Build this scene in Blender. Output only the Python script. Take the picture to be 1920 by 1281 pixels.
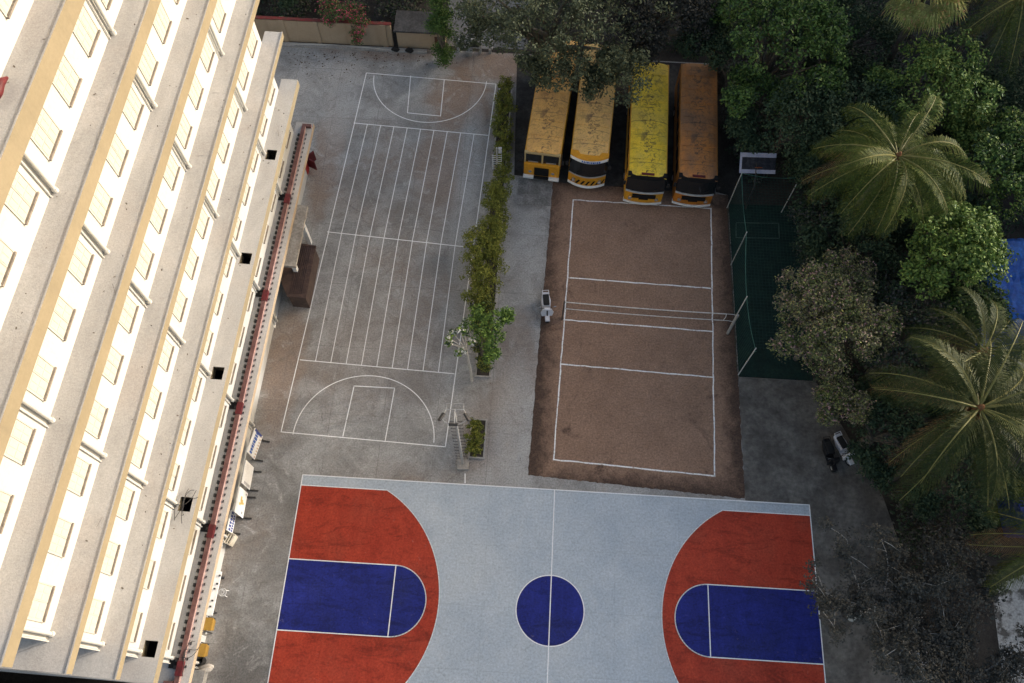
import bpy, math, random
import numpy as np
from mathutils import Vector, Matrix
for o in list(bpy.data.objects): bpy.data.objects.remove(o)
scn = bpy.context.scene
COL = scn.collection
R = math.radians

# ------------------------------------------------------------ camera
F, CX, CY, CZ, YAW, PIT, ROL = 1560.95, -2.0138, -5.5738, 45.9054, .0433, .4304, .0171
RM = Matrix.Rotation(YAW, 3, 'Z') @ Matrix.Rotation(PIT, 3, 'X') @ Matrix.Rotation(ROL, 3, 'Z')
cam = bpy.data.cameras.new('camera'); camo = bpy.data.objects.new('camera', cam); COL.objects.link(camo)
camo.matrix_world = Matrix.Translation((CX, CY, CZ)) @ RM.to_4x4()
cam.sensor_width = 36.0; cam.lens = 36.0*F/1920; cam.clip_end = 2000
scn.camera = camo

def G(u, v, z=0.0):
    """world point at height z seen at photograph pixel u, v"""
    d = RM @ Vector(((u-960)/F, -(v-640.5)/F, -1)); t = (z-CZ)/d.z
    return Vector((CX+t*d.x, CY+t*d.y, z))

# ------------------------------------------------------------ light
SUN_EL, SUN_AZ = R(14), R(24)          # azimuth from +X towards +Y
sd = Vector((math.cos(SUN_EL)*math.cos(SUN_AZ), math.cos(SUN_EL)*math.sin(SUN_AZ), math.sin(SUN_EL)))
w = bpy.data.worlds.new('World'); scn.world = w; w.use_nodes = True
nt = w.node_tree; bg = nt.nodes['Background']; sky = nt.nodes.new('ShaderNodeTexSky')
sky.sky_type = 'NISHITA'; sky.sun_disc = False; sky.sun_elevation = SUN_EL
sky.sun_rotation = math.atan2(sd.x, sd.y); sky.air_density = 1.0; sky.dust_density = 5.0; sky.ozone_density = .5
nt.links.new(sky.outputs[0], bg.inputs[0]); bg.inputs[1].default_value = .15
sun = bpy.data.lights.new('sun', 'SUN'); sun.energy = 2.0; sun.angle = R(1.5); sun.color = (1, .98, .945)
suno = bpy.data.objects.new('sun', sun); COL.objects.link(suno); suno.rotation_euler = sd.to_track_quat('Z', 'Y').to_euler()
suno.location = (60, 30, 60)
scn.view_settings.view_transform = 'Standard'; scn.view_settings.look = 'None'
scn.view_settings.exposure = 1.06; scn.view_settings.gamma = 1
scn.render.engine = 'CYCLES'

# ------------------------------------------------------------ materials
def S(r, g, b, k=1.0):
    f = lambda c: ((c/255+.055)/1.055)**2.4 if c > 10 else c/255/12.92
    return (f(r)*k, f(g)*k, f(b)*k)
def node(nt, t, **kw):
    n = nt.nodes.new(t)
    for k, v in kw.items(): setattr(n, k, v)
    return n
class NB:
    """small node-graph builder"""
    def __init__(s, name, obj=False, k=1.23):
        s.k = k
        s.m = bpy.data.materials.new(name); s.m.use_nodes = True; s.nt = s.m.node_tree
        s.b = s.nt.nodes['Principled BSDF']
        if obj: s.co = node(s.nt, 'ShaderNodeTexCoord').outputs['Object']
        else: s.co = node(s.nt, 'ShaderNodeNewGeometry').outputs['Position']
    def L(s, a, b): s.nt.links.new(a, b)
    def noise(s, scale, detail=6, rough=.6, stretch=None, dist=0):
        n = node(s.nt, 'ShaderNodeTexNoise'); n.inputs['Scale'].default_value = scale
        n.inputs['Detail'].default_value = detail; n.inputs['Roughness'].default_value = rough; n.inputs['Distortion'].default_value = dist
        co = s.co
        if stretch:
            mp = node(s.nt, 'ShaderNodeMapping'); mp.inputs['Scale'].default_value = stretch; s.L(co, mp.inputs[0]); co = mp.outputs[0]
        s.L(co, n.inputs['Vector']); return n.outputs['Fac']
    def ramp(s, f, lo, hi, a=0.0, b=1.0):
        r = node(s.nt, 'ShaderNodeMapRange'); r.inputs[1].default_value = lo; r.inputs[2].default_value = hi
        r.inputs[3].default_value = a; r.inputs[4].default_value = b; s.L(f, r.inputs[0]); return r.outputs[0]
    def col(s, c):
        n = node(s.nt, 'ShaderNodeRGB'); n.outputs[0].default_value = (*c, 1); return n.outputs[0]
    def mix(s, f, a, b, mode='MIX'):
        n = node(s.nt, 'ShaderNodeMix', data_type='RGBA', blend_type=mode)
        for sock, v in ((n.inputs[0], f), (n.inputs[6], a), (n.inputs[7], b)):
            if hasattr(v, 'is_output') or hasattr(v, 'links'): s.L(v, sock)
            elif isinstance(v, tuple): sock.default_value = (*v, 1)
            else: sock.default_value = v
        return n.outputs[2]
    def math(s, op, a, b=0.0, c=0.0):
        n = node(s.nt, 'ShaderNodeMath', operation=op)
        for i, v in enumerate((a, b, c)):
            if hasattr(v, 'links'): s.L(v, n.inputs[i])
            else: n.inputs[i].default_value = v
        return n.outputs[0]
    def xyz(s):
        n = node(s.nt, 'ShaderNodeSeparateXYZ'); s.L(s.co, n.inputs[0]); return n.outputs
    def grain(s, c, amt=.25, scale=9):
        f = s.ramp(s.noise(scale, 3, .7), .3, .7, 1-amt, 1+amt)
        n = node(s.nt, 'ShaderNodeVectorMath', operation='SCALE'); s.L(c, n.inputs[0]); s.L(f, n.inputs[3]); return n.outputs[0]
    def done(s, c, rough=.8, bump=0, bscale=30, spec=.3, metal=0):
        if s.k != 1 and hasattr(c, 'links'):
            n = node(s.nt, 'ShaderNodeVectorMath', operation='SCALE'); s.L(c, n.inputs[0]); n.inputs[3].default_value = s.k; c = n.outputs[0]
        if hasattr(c, 'links'): s.L(c, s.b.inputs['Base Color'])
        else: s.b.inputs['Base Color'].default_value = (*c, 1)
        s.b.inputs['Roughness'].default_value = rough; s.b.inputs['Specular IOR Level'].default_value = spec; s.b.inputs['Metallic'].default_value = metal
        if bump:
            bn = node(s.nt, 'ShaderNodeBump'); bn.inputs['Strength'].default_value = bump; bn.inputs['Distance'].default_value = .02
            s.L(s.noise(bscale, 4), bn.inputs['Height']); s.L(bn.outputs[0], s.b.inputs['Normal'])
        return s.m
def simple(name, c, c2=None, sc=2.0, rough=.6, amt=.15, bump=0, metal=0, spec=.3, obj=False, lo=.42, hi=.62, k=1.0):
    n = NB(name, obj, k); a = n.col(c)
    if c2: a = n.mix(n.ramp(n.noise(sc, 6, .65), lo, hi), c, c2)
    if amt: a = n.grain(a, amt, sc*5)
    return n.done(a, rough, bump, spec=spec, metal=metal)

# concrete yard: grey slabs, brown earth stains, pale worn areas, hairline cracks, pour joints
n = NB('yard_concrete')
big = n.noise(.13, 5, .6); med = n.noise(.45, 7, .68, dist=.6); fine = n.noise(2.6, 6, .7)
c = n.mix(n.ramp(med, .38, .62), (.19, .186, .179), (.30, .296, .288))
c = n.mix(n.math('MULTIPLY', n.ramp(big, .5, .64), n.ramp(fine, .3, .62, .35, .95)), c, (.205, .17, .145))
sp = n.xyz()
def blob(cx, cy, rx, ry):
    a = n.math('POWER', n.math('DIVIDE', n.math('SUBTRACT', sp[0], cx), rx), 2.0); b = n.math('POWER', n.math('DIVIDE', n.math('SUBTRACT', sp[1], cy), ry), 2.0)
    d = n.math('ADD', n.math('ADD', a, b), n.ramp(med, .2, .8, -.7, .7)); return n.ramp(d, .3, 1.2, 1, 0)
for (bx, by, rx, ry, k) in ((-7.6, 34, 2.6, 2.6, .85), (-8.3, 28, 2, 4.5, .6), (-2.6, 14, 1.6, 4, .4), (-14, 38, 5, 1.0, .55), (-4.5, 37, 4.5, 1.6, .75), (-11, 14, 5, 4, .2), (-16.2, 28, 1.1, 5, .6), (-16.4, 13, 1.2, 5, .55), (-3.8, 9.5, 2, 3, .3)):
    c = n.mix(n.math('MULTIPLY', blob(bx, by, rx, ry), k), c, n.mix(fine, (.19, .118, .082), (.245, .19, .15)))
for (bx, by, rx, ry, k) in ((-16, 34, 1.2, 5, .6), (-6.6, 27, .9, 8, .55), (-2.4, 10, 1.4, 4.5, .6), (-2.2, 22, 1.0, 4, .35)):
    c = n.mix(n.math('MULTIPLY', blob(bx, by, rx, ry), k), c, (.33, .325, .315))
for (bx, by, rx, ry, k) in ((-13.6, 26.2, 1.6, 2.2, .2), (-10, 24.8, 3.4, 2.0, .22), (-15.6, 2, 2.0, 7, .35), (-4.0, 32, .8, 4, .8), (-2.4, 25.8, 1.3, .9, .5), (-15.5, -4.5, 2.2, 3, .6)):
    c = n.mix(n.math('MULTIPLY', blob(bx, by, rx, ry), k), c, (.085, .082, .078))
vo = node(n.nt, 'ShaderNodeTexVoronoi', feature='DISTANCE_TO_EDGE'); vo.inputs['Scale'].default_value = .16
wv = node(n.nt, 'ShaderNodeVectorMath', operation='ADD'); nz = node(n.nt, 'ShaderNodeTexNoise'); nz.inputs['Scale'].default_value = .9
n.L(n.co, nz.inputs['Vector']); n.L(n.co, wv.inputs[0]); n.L(nz.outputs['Color'], wv.inputs[1]); n.L(wv.outputs[0], vo.inputs['Vector'])
c = n.mix(n.math('MULTIPLY', n.ramp(vo.outputs[0], .0, .006, .35, 0), n.ramp(big, .4, .55)), c, (.07, .06, .055))
joint = lambda v, per, off: n.ramp(n.math('ABSOLUTE', n.math('SUBTRACT', n.math('PINGPONG', n.math('ADD', v, off), per/2), 0)), 0, .03, .75, 0)
c = n.mix(n.math('MULTIPLY', n.math('MAXIMUM', joint(sp[0], 3.1, 50.4), joint(sp[1], 4.3, 50)), n.ramp(med, .35, .6, .1, .8)), c, (.09, .085, .08))
n.L(c, n.b.inputs['Base Color']); c = n.mix(n.ramp(n.noise(1.1, 9, .78, dist=1.0), .54, .67, 0, .6), c, (.125, .112, .102)); c = n.mix(n.ramp(n.noise(.8, 9, .75, dist=1.4), .55, .68, 0, .6), c, (.37, .36, .345))
YARD = n.done(n.grain(c, .3, 11), .9, .35, 18)

n = NB('paint_pale_blue')
c = n.mix(n.ramp(n.noise(.35, 7, .7, dist=.5), .35, .68), (.30, .345, .395), (.385, .425, .462))
c = n.mix(n.ramp(n.noise(.9, 8, .72, dist=1.2), .58, .72, 0, .55), c, (.26, .29, .32))
c = n.mix(n.ramp(n.noise(.22, 3, .5), .52, .7, 0, .5), c, (.37, .395, .415))
sp = n.xyz(); joint = lambda v, per, off: n.ramp(n.math('PINGPONG', n.math('ADD', v, off), per/2), 0, .03, .3, 0)
c = n.mix(n.math('MAXIMUM', joint(sp[0], 3.5, 49.1), joint(sp[1], 3.2, 51.2)), c, (.20, .225, .245))
c = n.mix(n.ramp(n.noise(1.7, 9, .8, dist=2), .57, .7, 0, .6), c, (.21, .225, .235)); c = n.mix(n.ramp(n.noise(.5, 9, .75, stretch=(1.5, .5, 1), dist=1.5), .56, .68, 0, .4), c, (.42, .44, .455))
PALE = n.done(n.grain(c, .2, 9), .75, .2, 22)
def court_paint(name, a, b, wear):
    n = NB(name); f = n.noise(1.2, 8, .75, stretch=(1, .35, 1), dist=.8)
    c = n.mix(n.ramp(f, .36, .66), a, b)
    c = n.mix(n.ramp(n.noise(3.5, 6, .75), .6, .75, 0, .35), c, wear)
    c = n.mix(n.ramp(n.noise(.3, 4, .6), .5, .68, 0, .5), c, wear)
    c = n.mix(n.ramp(n.noise(.8, 9, .78, stretch=(.45, 1.6, 1), dist=1.2), .50, .64, 0, .7), c, tuple(v*.42 for v in a))
    c = n.mix(n.ramp(n.noise(2.2, 9, .8, dist=1.5), .62, .72, 0, .5), c, (.30, .27, .25))
    return n.done(n.grain(c, .3, 9), .7, .2, 22)
REDP = court_paint('paint_brick_red', (.265, .028, .013), (.34, .042, .019), (.24, .045, .025))
BLUP = court_paint('paint_navy_blue', (.007, .012, .115), (.012, .020, .175), (.013, .018, .08))
def line_paint(name, col, lo, hi, under):
    n = NB(name, k=1.0); c = n.mix(n.ramp(n.noise(6, 5, .7), lo, hi), under, col); return n.done(n.grain(c, .12, 14), .8)
LINE = line_paint('white_court_line', (.80, .81, .82), .25, .42, (.55, .56, .57))
CHALK = line_paint('chalk_line', (.86, .85, .83), .35, .46, (.45, .36, .30))
YLINE = line_paint('yard_line', (.86, .86, .85), .26, .42, (.52, .51, .50))

# earth of the volleyball court, damp dark margins
n = NB('packed_earth'); sp = n.xyz(); med = n.noise(.55, 7, .7); fine = n.noise(5, 6, .75)
c = n.mix(n.ramp(med, .33, .66), (.205, .128, .088), (.29, .185, .13))
c = n.mix(n.ramp(fine, .35, .65, 0, .6), c, (.17, .105, .073))
ex = n.math('SUBTRACT', n.math('ABSOLUTE', n.math('SUBTRACT', sp[0], 4.65)), 5.1)
ey = n.math('SUBTRACT', n.math('ABSOLUTE', n.math('SUBTRACT', sp[1], 17.2)), 9.6)
ed = n.math('ADD', n.math('MAXIMUM', ex, ey), n.ramp(n.noise(1.1, 7, .72), .25, .75, -.75, .75))
c = n.mix(n.ramp(ed, -.45, .7, 0, .85), c, (.038, .025, .02))
c = n.mix(n.math('MULTIPLY', n.ramp(n.noise(.42, 8, .72, dist=1.2), .56, .68, 0, .8), n.ramp(ed, -4.2, -.8, .12, 1)), c, (.05, .031, .024))
EARTH = n.done(n.grain(c, .42, 10), .95, .5, 14)
n = NB('garden_soil'); c = n.mix(n.ramp(n.noise(.5, 7, .7), .36, .64), (.018, .016, .014), (.045, .039, .034))
c = n.mix(n.ramp(n.noise(6, 5, .75), .55, .7, 0, .6), c, (.06, .052, .038)); SOIL = n.done(n.grain(c, .35, 14), .95, .5, 10)
RUBBLE = simple('pale_rubble', (.42, .41, .39), (.12, .11, .10), 1.5, .9, .35, .5, lo=.5, hi=.6)
TURF = simple('green_turf', (.010, .030, .023), (.007, .020, .017), 1.2, .9, .3, .3)

# building
def plaster(name, a, b, streak):
    n = NB(name, k=1.0); c = n.mix(n.ramp(n.noise(.5, 6, .6), .35, .7), a, b)
    c = n.mix(n.ramp(n.noise(1.4, 6, .65, stretch=(1, 1, .12)), .56, .74, 0, .5), c, streak); return n.done(n.grain(c, .05, 7), .85, .1, 25)
CREAM = plaster('cream_plaster', (.45, .45, .435), (.49, .49, .475), (.41, .40, .375))
SHUT = plaster('cream_shutter', (.44, .42, .375), (.47, .45, .40), (.40, .38, .33))
OCHRE = plaster('ochre_fascia', (.225, .187, .122), (.265, .22, .145), (.19, .16, .11))
n = NB('ledge_concrete', k=1.5); med = n.noise(.6, 8, .72, stretch=(1, .45, 1), dist=.6)
c = n.mix(n.ramp(med, .34, .66), (.235, .228, .22), (.31, .30, .288))
c = n.mix(n.ramp(n.noise(.25, 4, .6), .52, .7, 0, .5), c, (.275, .245, .222))
c = n.mix(n.ramp(n.noise(2.4, 7, .78, dist=1), .6, .75, 0, .6), c, (.20, .175, .155))
c = n.mix(n.ramp(n.noise(9, 4, .7), .66, .74, 0, .5), c, (.14, .125, .11))
LEDGE = n.done(n.grain(c, .14, 14), .9, .35, 20)
SILL = simple('sill_shadow_tone', (.24, .21, .18), (.17, .15, .13), 3, .9, .2)  # dark tone carries the shadow line under the window sills
PVC = simple('white_pvc', (.52, .51, .48), (.48, .465, .43), 2, .5, .04)
REDBAND = simple('red_oxide', (.105, .048, .044), (.155, .08, .074), 2.2, .7, .25, .2)
PINK = simple('sunlit_red', (.30, .18, .165), (.38, .26, .24), 2.2, .75, .15)  # outer face of the band: sunlight put into a paler red
BLACK = simple('black_void', (.008, .008, .009), None, 2, .9, .2)
DARK = simple('dark_iron', (.03, .03, .032), (.05, .045, .042), 4, .55, .2)
MAROON = simple('maroon_paint', (.11, .014, .018), (.07, .012, .014), 3, .6, .2)
REDC = simple('red_paint', (.42, .03, .025), (.33, .03, .03), 3, .6, .2)
TANW = plaster('tan_wall', (.36, .28, .195), (.43, .34, .245), (.22, .155, .11))
GREYW = simple('grey_cement', (.30, .29, .275), (.38, .365, .345), 1.5, .9, .2, .3)
WHITEP = simple('white_paint', (.78, .78, .77), (.70, .70, .69), 2.5, .6, .06)
GALV = simple('galvanised_steel', (.42, .42, .41), (.34, .33, .32), 4, .45, .12, metal=.3)
SHEDR = simple('brown_sheet_roof', (.060, .040, .036), (.085, .055, .048), 2, .75, .3, .3)
DROOF = simple('dark_tile_roof', (.10, .07, .068), (.14, .10, .095), 1, .85, .3, .4)
BLUET = simple('blue_tarpaulin', (.02, .09, .38), (.035, .16, .52), .8, .5, .3)
BLUEM = simple('littered_tarpaulin', (.02, .05, .26), (.09, .08, .09), 1.6, .7, .5)
BLUED = simple('dark_blue_tarpaulin', (.015, .03, .16), (.02, .05, .24), 1.5, .55, .3)
YELB = simple('yellow_plastic', (.33, .19, .03), (.28, .16, .03), 3, .45, .1)
RUBBER = simple('tyre_rubber', (.018, .018, .019), None, 8, .8, .2)
GLASS = simple('tinted_glass', (.012, .014, .016), None, 3, .08, .1, spec=.6)
CHROME = simple('bright_metal', (.65, .65, .64), None, 4, .25, .05, metal=.7)
BLUETXT = simple('blue_lettering', (.03, .10, .40), None, 6, .6, .1)
NAVYTXT = simple('navy_lettering', (.04, .06, .22), None, 6, .6, .1)
GREYTXT = simple('grey_lettering', (.22, .22, .24), None, 6, .6, .1)
GOLD = simple('gold_print', (.55, .38, .12), (.65, .5, .2), 6, .6, .1)
BARK = simple('grey_bark', (.085, .075, .062), (.14, .125, .105), 4, .95, .35, .6)
PALEB = simple('pale_bark', (.38, .36, .32), (.50, .47, .43), 4, .9, .25, .4)
PALMB = simple('palm_bark', (.07, .06, .05), (.11, .095, .08), 3, .95, .3, .6)
NUT = simple('rust_husk', (.16, .065, .025), (.22, .10, .04), 6, .8, .3)

def leafmat(name, cols, tl=.25):
    """leaf colour varies between branches and from leaf to leaf"""
    n = NB(name); f = n.noise(.8, 3, .6); g = n.noise(7, 2, .5)
    c = n.mix(n.ramp(f, .38, .62), cols[0], cols[1]); c = n.mix(n.ramp(g, .52, .66, 0, .85), c, cols[2])
    if len(cols) > 3: c = n.mix(n.ramp(n.noise(4.3, 2, .5), .58, .66), c, cols[3])
    n.done(n.grain(c, .3, 15), .6, spec=.15)
    return n.m
L_BAN = leafmat('banyan_leaf', ((.044, .053, .031), (.062, .074, .041), (.125, .142, .08)))
L_GRN = leafmat('mango_leaf', ((.036, .070, .019), (.052, .098, .024), (.11, .165, .04)))
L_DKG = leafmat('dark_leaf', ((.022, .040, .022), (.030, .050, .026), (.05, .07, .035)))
L_LIT = leafmat('sunlit_leaf', ((.075, .115, .028), (.115, .165, .038), (.22, .28, .075)))  # sunlight on the right-hand trees put into a lighter leaf green
L_FLW = leafmat('flowering_leaf', ((.070, .090, .036), (.105, .095, .062), (.26, .285, .085), (.33, .20, .20)))
L_BAR = leafmat('dusty_leaf', ((.042, .042, .037), (.058, .057, .05), (.08, .08, .068)))
L_HDG = leafmat('hedge_leaf', ((.085, .10, .018), (.13, .145, .027), (.24, .235, .048), (.05, .06, .014)))
L_BRT = leafmat('bright_leaf', ((.080, .135, .026), (.11, .175, .034), (.19, .26, .055)))
L_BOU = leafmat('bougainvillea_leaf', ((.05, .085, .03), (.07, .11, .035), (.10, .13, .05)))
L_PNK = leafmat('pink_bract', ((.42, .07, .10), (.48, .06, .16), (.40, .14, .10)))
L_PLM = leafmat('palm_leaf', ((.034, .052, .008), (.052, .070, .011), (.11, .115, .024)))
L_PL2 = leafmat('palm_leaf_dark', ((.020, .031, .008), (.032, .042, .010), (.062, .066, .018)))
L_FAN = leafmat('fan_palm_leaf', ((.10, .125, .035), (.15, .165, .05), (.26, .26, .10), (.24, .13, .07)))
L_WHT = leafmat('white_blossom', ((.45, .45, .42), (.5, .5, .46), (.55, .55, .5)))
L_DEAD = leafmat('dead_frond', ((.10, .06, .03), (.14, .085, .04), (.18, .12, .06)))
RACH = simple('palm_rib', (.15, .145, .04), (.20, .18, .06), 4, .6, .1)
LITTER = simple('dry_litter', (.07, .04, .025), (.12, .07, .045), 5, .9, .3)

# ------------------------------------------------------------ mesh helpers
class MB:
    def __init__(s): s.v = []; s.f = []; s.i = []; s.T = None
    def add(s, vs, fs, m=0):
        o = len(s.v); s.v += [tuple(s.T @ Vector(p)) if s.T else tuple(p) for p in vs]
        s.f += [tuple(k+o for k in f) for f in fs]; s.i += [m]*len(fs); return s
    def box(s, x0, x1, y0, y1, z0, z1, m=0, mt=None, mx=None):
        vs = [(x0, y0, z0), (x1, y0, z0), (x1, y1, z0), (x0, y1, z0), (x0, y0, z1), (x1, y0, z1), (x1, y1, z1), (x0, y1, z1)]
        s.add(vs, [(0, 3, 2, 1), (4, 5, 6, 7), (0, 1, 5, 4), (1, 2, 6, 5), (2, 3, 7, 6), (3, 0, 4, 7)], m)
        if mt is not None: s.i[-5] = mt
        if mx is not None: s.i[-3] = mx
        return s
    def cbox(s, c, d, m=0): return s.box(c[0]-d[0]/2, c[0]+d[0]/2, c[1]-d[1]/2, c[1]+d[1]/2, c[2]-d[2]/2, c[2]+d[2]/2, m)
    def tube(s, pts, rs, n=8, m=0, cap=True):
        pts = [Vector(p) for p in pts]
        if not hasattr(rs, '__len__'): rs = [rs]*len(pts)
        vs = []; fs = []; up = Vector((.13, .27, .95)).normalized()
        for k, p in enumerate(pts):
            t = (pts[min(k+1, len(pts)-1)]-pts[max(k-1, 0)]).normalized()
            a = t.cross(up); a = a.normalized() if a.length > 1e-4 else Vector((1, 0, 0)); b = t.cross(a).normalized()
            for j in range(n):
                an = 2*math.pi*j/n; vs.append(p+rs[k]*(math.cos(an)*a+math.sin(an)*b))
        for k in range(len(pts)-1):
            for j in range(n): fs.append((k*n+j, k*n+(j+1) % n, (k+1)*n+(j+1) % n, (k+1)*n+j))
        if cap: fs += [tuple(range(n))[::-1], tuple(range((len(pts)-1)*n, len(pts)*n))]
        return s.add(vs, fs, m)
    def poly(s, pts, z, m=0): return s.add([(p[0], p[1], z) for p in pts], [tuple(range(len(pts)))], m)
    def prism(s, pts, z0, z1, m=0, ms=None):
        n = len(pts); s.add([(p[0], p[1], z0) for p in pts]+[(p[0], p[1], z1) for p in pts], [tuple(range(n))[::-1], tuple(range(n, 2*n))]+[(k, (k+1) % n, n+(k+1) % n, n+k) for k in range(n)], m)
        if ms is not None:
            for k in range(n): s.i[-1-k] = ms
        return s
    def build(s, name, mats, parent=None, smooth=False, bevel=0):
        me = bpy.data.meshes.new(name); me.from_pydata(s.v, [], s.f); me.update()
        for m in (mats if isinstance(mats, (list, tuple)) else [mats]): me.materials.append(m)
        me.polygons.foreach_set('material_index', s.i)
        if smooth: me.polygons.foreach_set('use_smooth', [True]*len(s.f))
        o = bpy.data.objects.new(name, me); COL.objects.link(o)
        if parent: o.parent = parent
        if bevel:
            b = o.modifiers.new('bevel', 'BEVEL'); b.width = bevel; b.segments = 2; b.limit_method = 'ANGLE'
        return o
def tag(o, label=None, cat=None, group=None, kind=None):
    if label: o['label'] = label
    if cat: o['category'] = cat
    if group: o['group'] = group
    if kind: o['kind'] = kind
    return o
def empty(name, loc, rz, label, cat, group=None):
    o = bpy.data.objects.new(name, None); COL.objects.link(o); o.location = loc; o.rotation_euler = (0, 0, rz); o.empty_display_size = .3
    return tag(o, label, cat, group)
def struct(o): o['kind'] = 'structure'; return o
def copy_tree(o, parent=None):
    c = o.copy(); COL.objects.link(c); c.parent = parent
    for ch in o.children: copy_tree(ch, c)
    return c
def strip(mb, a, b, w, z, m=0, gaps=None):
    """painted line from a to b"""
    a = Vector((a[0], a[1])); b = Vector((b[0], b[1])); d = (b-a).normalized(); n_ = Vector((-d.y, d.x))*w/2
    a = a-d*w/2; b = b+d*w/2
    mb.add([(a.x-n_.x, a.y-n_.y, z), (b.x-n_.x, b.y-n_.y, z), (b.x+n_.x, b.y+n_.y, z), (a.x+n_.x, a.y+n_.y, z)], [(0, 1, 2, 3)], m)
def arc(mb, c, rx, ry, a0, a1, w, z, n=48, m=0):
    vs = []; fs = []
    for k in range(n+1):
        t = a0+(a1-a0)*k/n
        for r in (-w/2, w/2): vs.append((c[0]+(rx+r)*math.cos(t), c[1]+(ry+r)*math.sin(t), z))
    for k in range(n): fs.append((2*k, 2*k+1, 2*k+3, 2*k+2))
    mb.add(vs, fs, m)

# ------------------------------------------------------------ ground and courts
g = MB(); g.add([(-400, -400, -.03), (400, -400, -.03), (400, 400, -.03), (-400, 400, -.03)], [(0, 1, 2, 3)]); struct(g.build('ground', SOIL))
g = MB(); g.poly([(-19.5, -14), (19.0, -14), (18.9, 4), (18.2, 7), (16.0, 12), (15.2, 14.0), (10.7, 14.0), (10.7, 27), (9.9, 27.2), (9.9, 38.3), (-24, 38.3), (-24, 29), (-19.5, 29)], 0.0); struct(g.build('concrete_yard', YARD))
g = MB(); g.poly([(10.66, -13.9), (19.2, -13.9), (19.1, 4.1), (18.4, 7.2), (16.15, 12.15), (15.3, 13.99), (10.66, 13.99)], .002); struct(g.build('shaded_apron', simple('shaded_concrete', (.095, .088, .080), (.165, .155, .142), .7, .9, .3, .4)))  # right-hand yard concrete again, its shade put into a darker grey sheet
g = MB(); g.poly([(-3.5, 27.7), (-1.0, 27.55), (-.8, 27.1), (9.88, 26.8), (9.88, 38.2), (-3.9, 38.2)], .003); struct(g.build('bus_bay_shade', simple('shade_dark_ground', (.03, .028, .027), (.06, .057, .054), .8, .9, .3, .4)))  # dark sheet: shade under and between the buses put into the ground colour
# volleyball earth, ragged edge
rnd = random.Random(4); pts = []
cor = [(-.9, 27.3), (-1.55, 7.25), (10.65, 6.62), (10.68, 27.0)]
for k in range(4):
    a = Vector(cor[k]); b = Vector(cor[(k+1) % 4]); nn = 90
    for j in range(nn):
        p = a.lerp(b, j/nn); pts.append((p.x+rnd.uniform(-.03, .03), p.y+rnd.uniform(-.03, .03)))
g = MB(); g.poly(pts, .006); struct(g.build('earth_court', EARTH))
g = MB(); g.poly([(10.72, 14.02), (15.1, 14.02), (15.1, 26.4), (10.72, 26.3)], .010); struct(g.build('green_turf', TURF))
# basketball court
Lh, Wh = 14.22, 6.49
g = MB(); g.poly([(-Lh, -Wh), (Lh, -Wh), (Lh, Wh), (-Lh, Wh)], .004); struct(g.build('court_surface', PALE))
def three(side):
    bx = side*(Lh-1.575); r = 6.75; t3 = 5.9; out = [(side*Lh, -t3)]
    a = math.asin(t3/r)
    for k in range(61):
        t = -a+2*a*k/60; out.append((bx-side*r*math.cos(t), r*math.sin(t)))
    out.append((side*Lh, t3)); return out
g = MB()
for s_ in (-1, 1): g.poly(three(s_)[::(1 if s_ < 0 else -1)], .008)
struct(g.build('court_red_zones', REDP))
KW, FT = 1.83, 5.83
def key(side):
    x1 = side*(Lh-FT); out = [(side*Lh, -KW)]
    for k in range(33):
        t = -math.pi/2+math.pi*k/32; out.append((x1-side*1.8*math.cos(t), KW*math.sin(t)))
    out.append((side*Lh, KW)); return out
g = MB()
for s_ in (-1, 1): g.poly(key(s_), .012)
g.poly([(1.8*math.cos(2*math.pi*k/64), 1.8*math.sin(2*math.pi*k/64)) for k in range(64)], .012); struct(g.build('court_blue_zones', BLUP))
g = MB(); z = .016; lw = .055
for a, b in (((-Lh, Wh), (Lh, Wh)), ((-Lh, -Wh), (Lh, -Wh)), ((0, Wh), (0, -Wh)), ((-Lh, Wh), (-Lh, -Wh)), ((Lh, Wh), (Lh, -Wh))): strip(g, a, b, lw, z)
arc(g, (0, 0), 1.8, 1.8, 0, 2*math.pi, lw, z+.002, 72)
for s_ in (-1, 1):
    for pl in (three(s_), key(s_)):
        for p, q in zip(pl, pl[1:]): strip(g, p, q, lw, z+.002 if pl[0][1] < -3 else z+.004)
    strip(g, (s_*(Lh-FT), -KW), (s_*(Lh-FT), KW), lw, z+.006)
struct(g.build('court_lines', LINE))
# futsal and kabaddi lines on the concrete
g = MB(); z = .008; lw = .055
TL, TR, BR, BL = G(687, 137), G(930, 158), G(835, 838), G(527, 810)
for a, b in ((TL, TR), (TR, BR), (BR, BL), (BL, TL)): strip(g, a, b, lw, z)
r1 = (G(664, 231), G(914, 254)); r2 = (G(614, 435), G(880, 464)); r3 = (G(563, 675), G(851, 701))
for a, b in (r1, r2, r3): strip(g, a, b, lw, z+.002)
for k in range(1, 10):
    p1 = r1[0].lerp(r1[1], k/10); p2 = r2[0].lerp(r2[1], k/10); p3 = r3[0].lerp(r3[1], k/10)
    strip(g, p1, p2, lw*.85, z+.004); strip(g, p2, p3, lw*.85, z+.005)
for q in ([(770, 143), (764, 212), (826, 218), (833, 150)], [(643, 818), (664, 724), (740, 728), (722, 828)]):
    for a, b in zip(q, q[1:]): strip(g, G(*a), G(*b), lw, z+.006)
arc(g, (-9.92, 35.6), 4.0, 3.9, R(180), R(360), lw, z+.006); arc(g, (-11.1, 8.82), 4.07, 3.9, 0, R(180), lw, z+.006)
strip(g, G(872, 889), G(872, 905), lw, z)
struct(g.build('yard_lines', YLINE))
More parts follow.
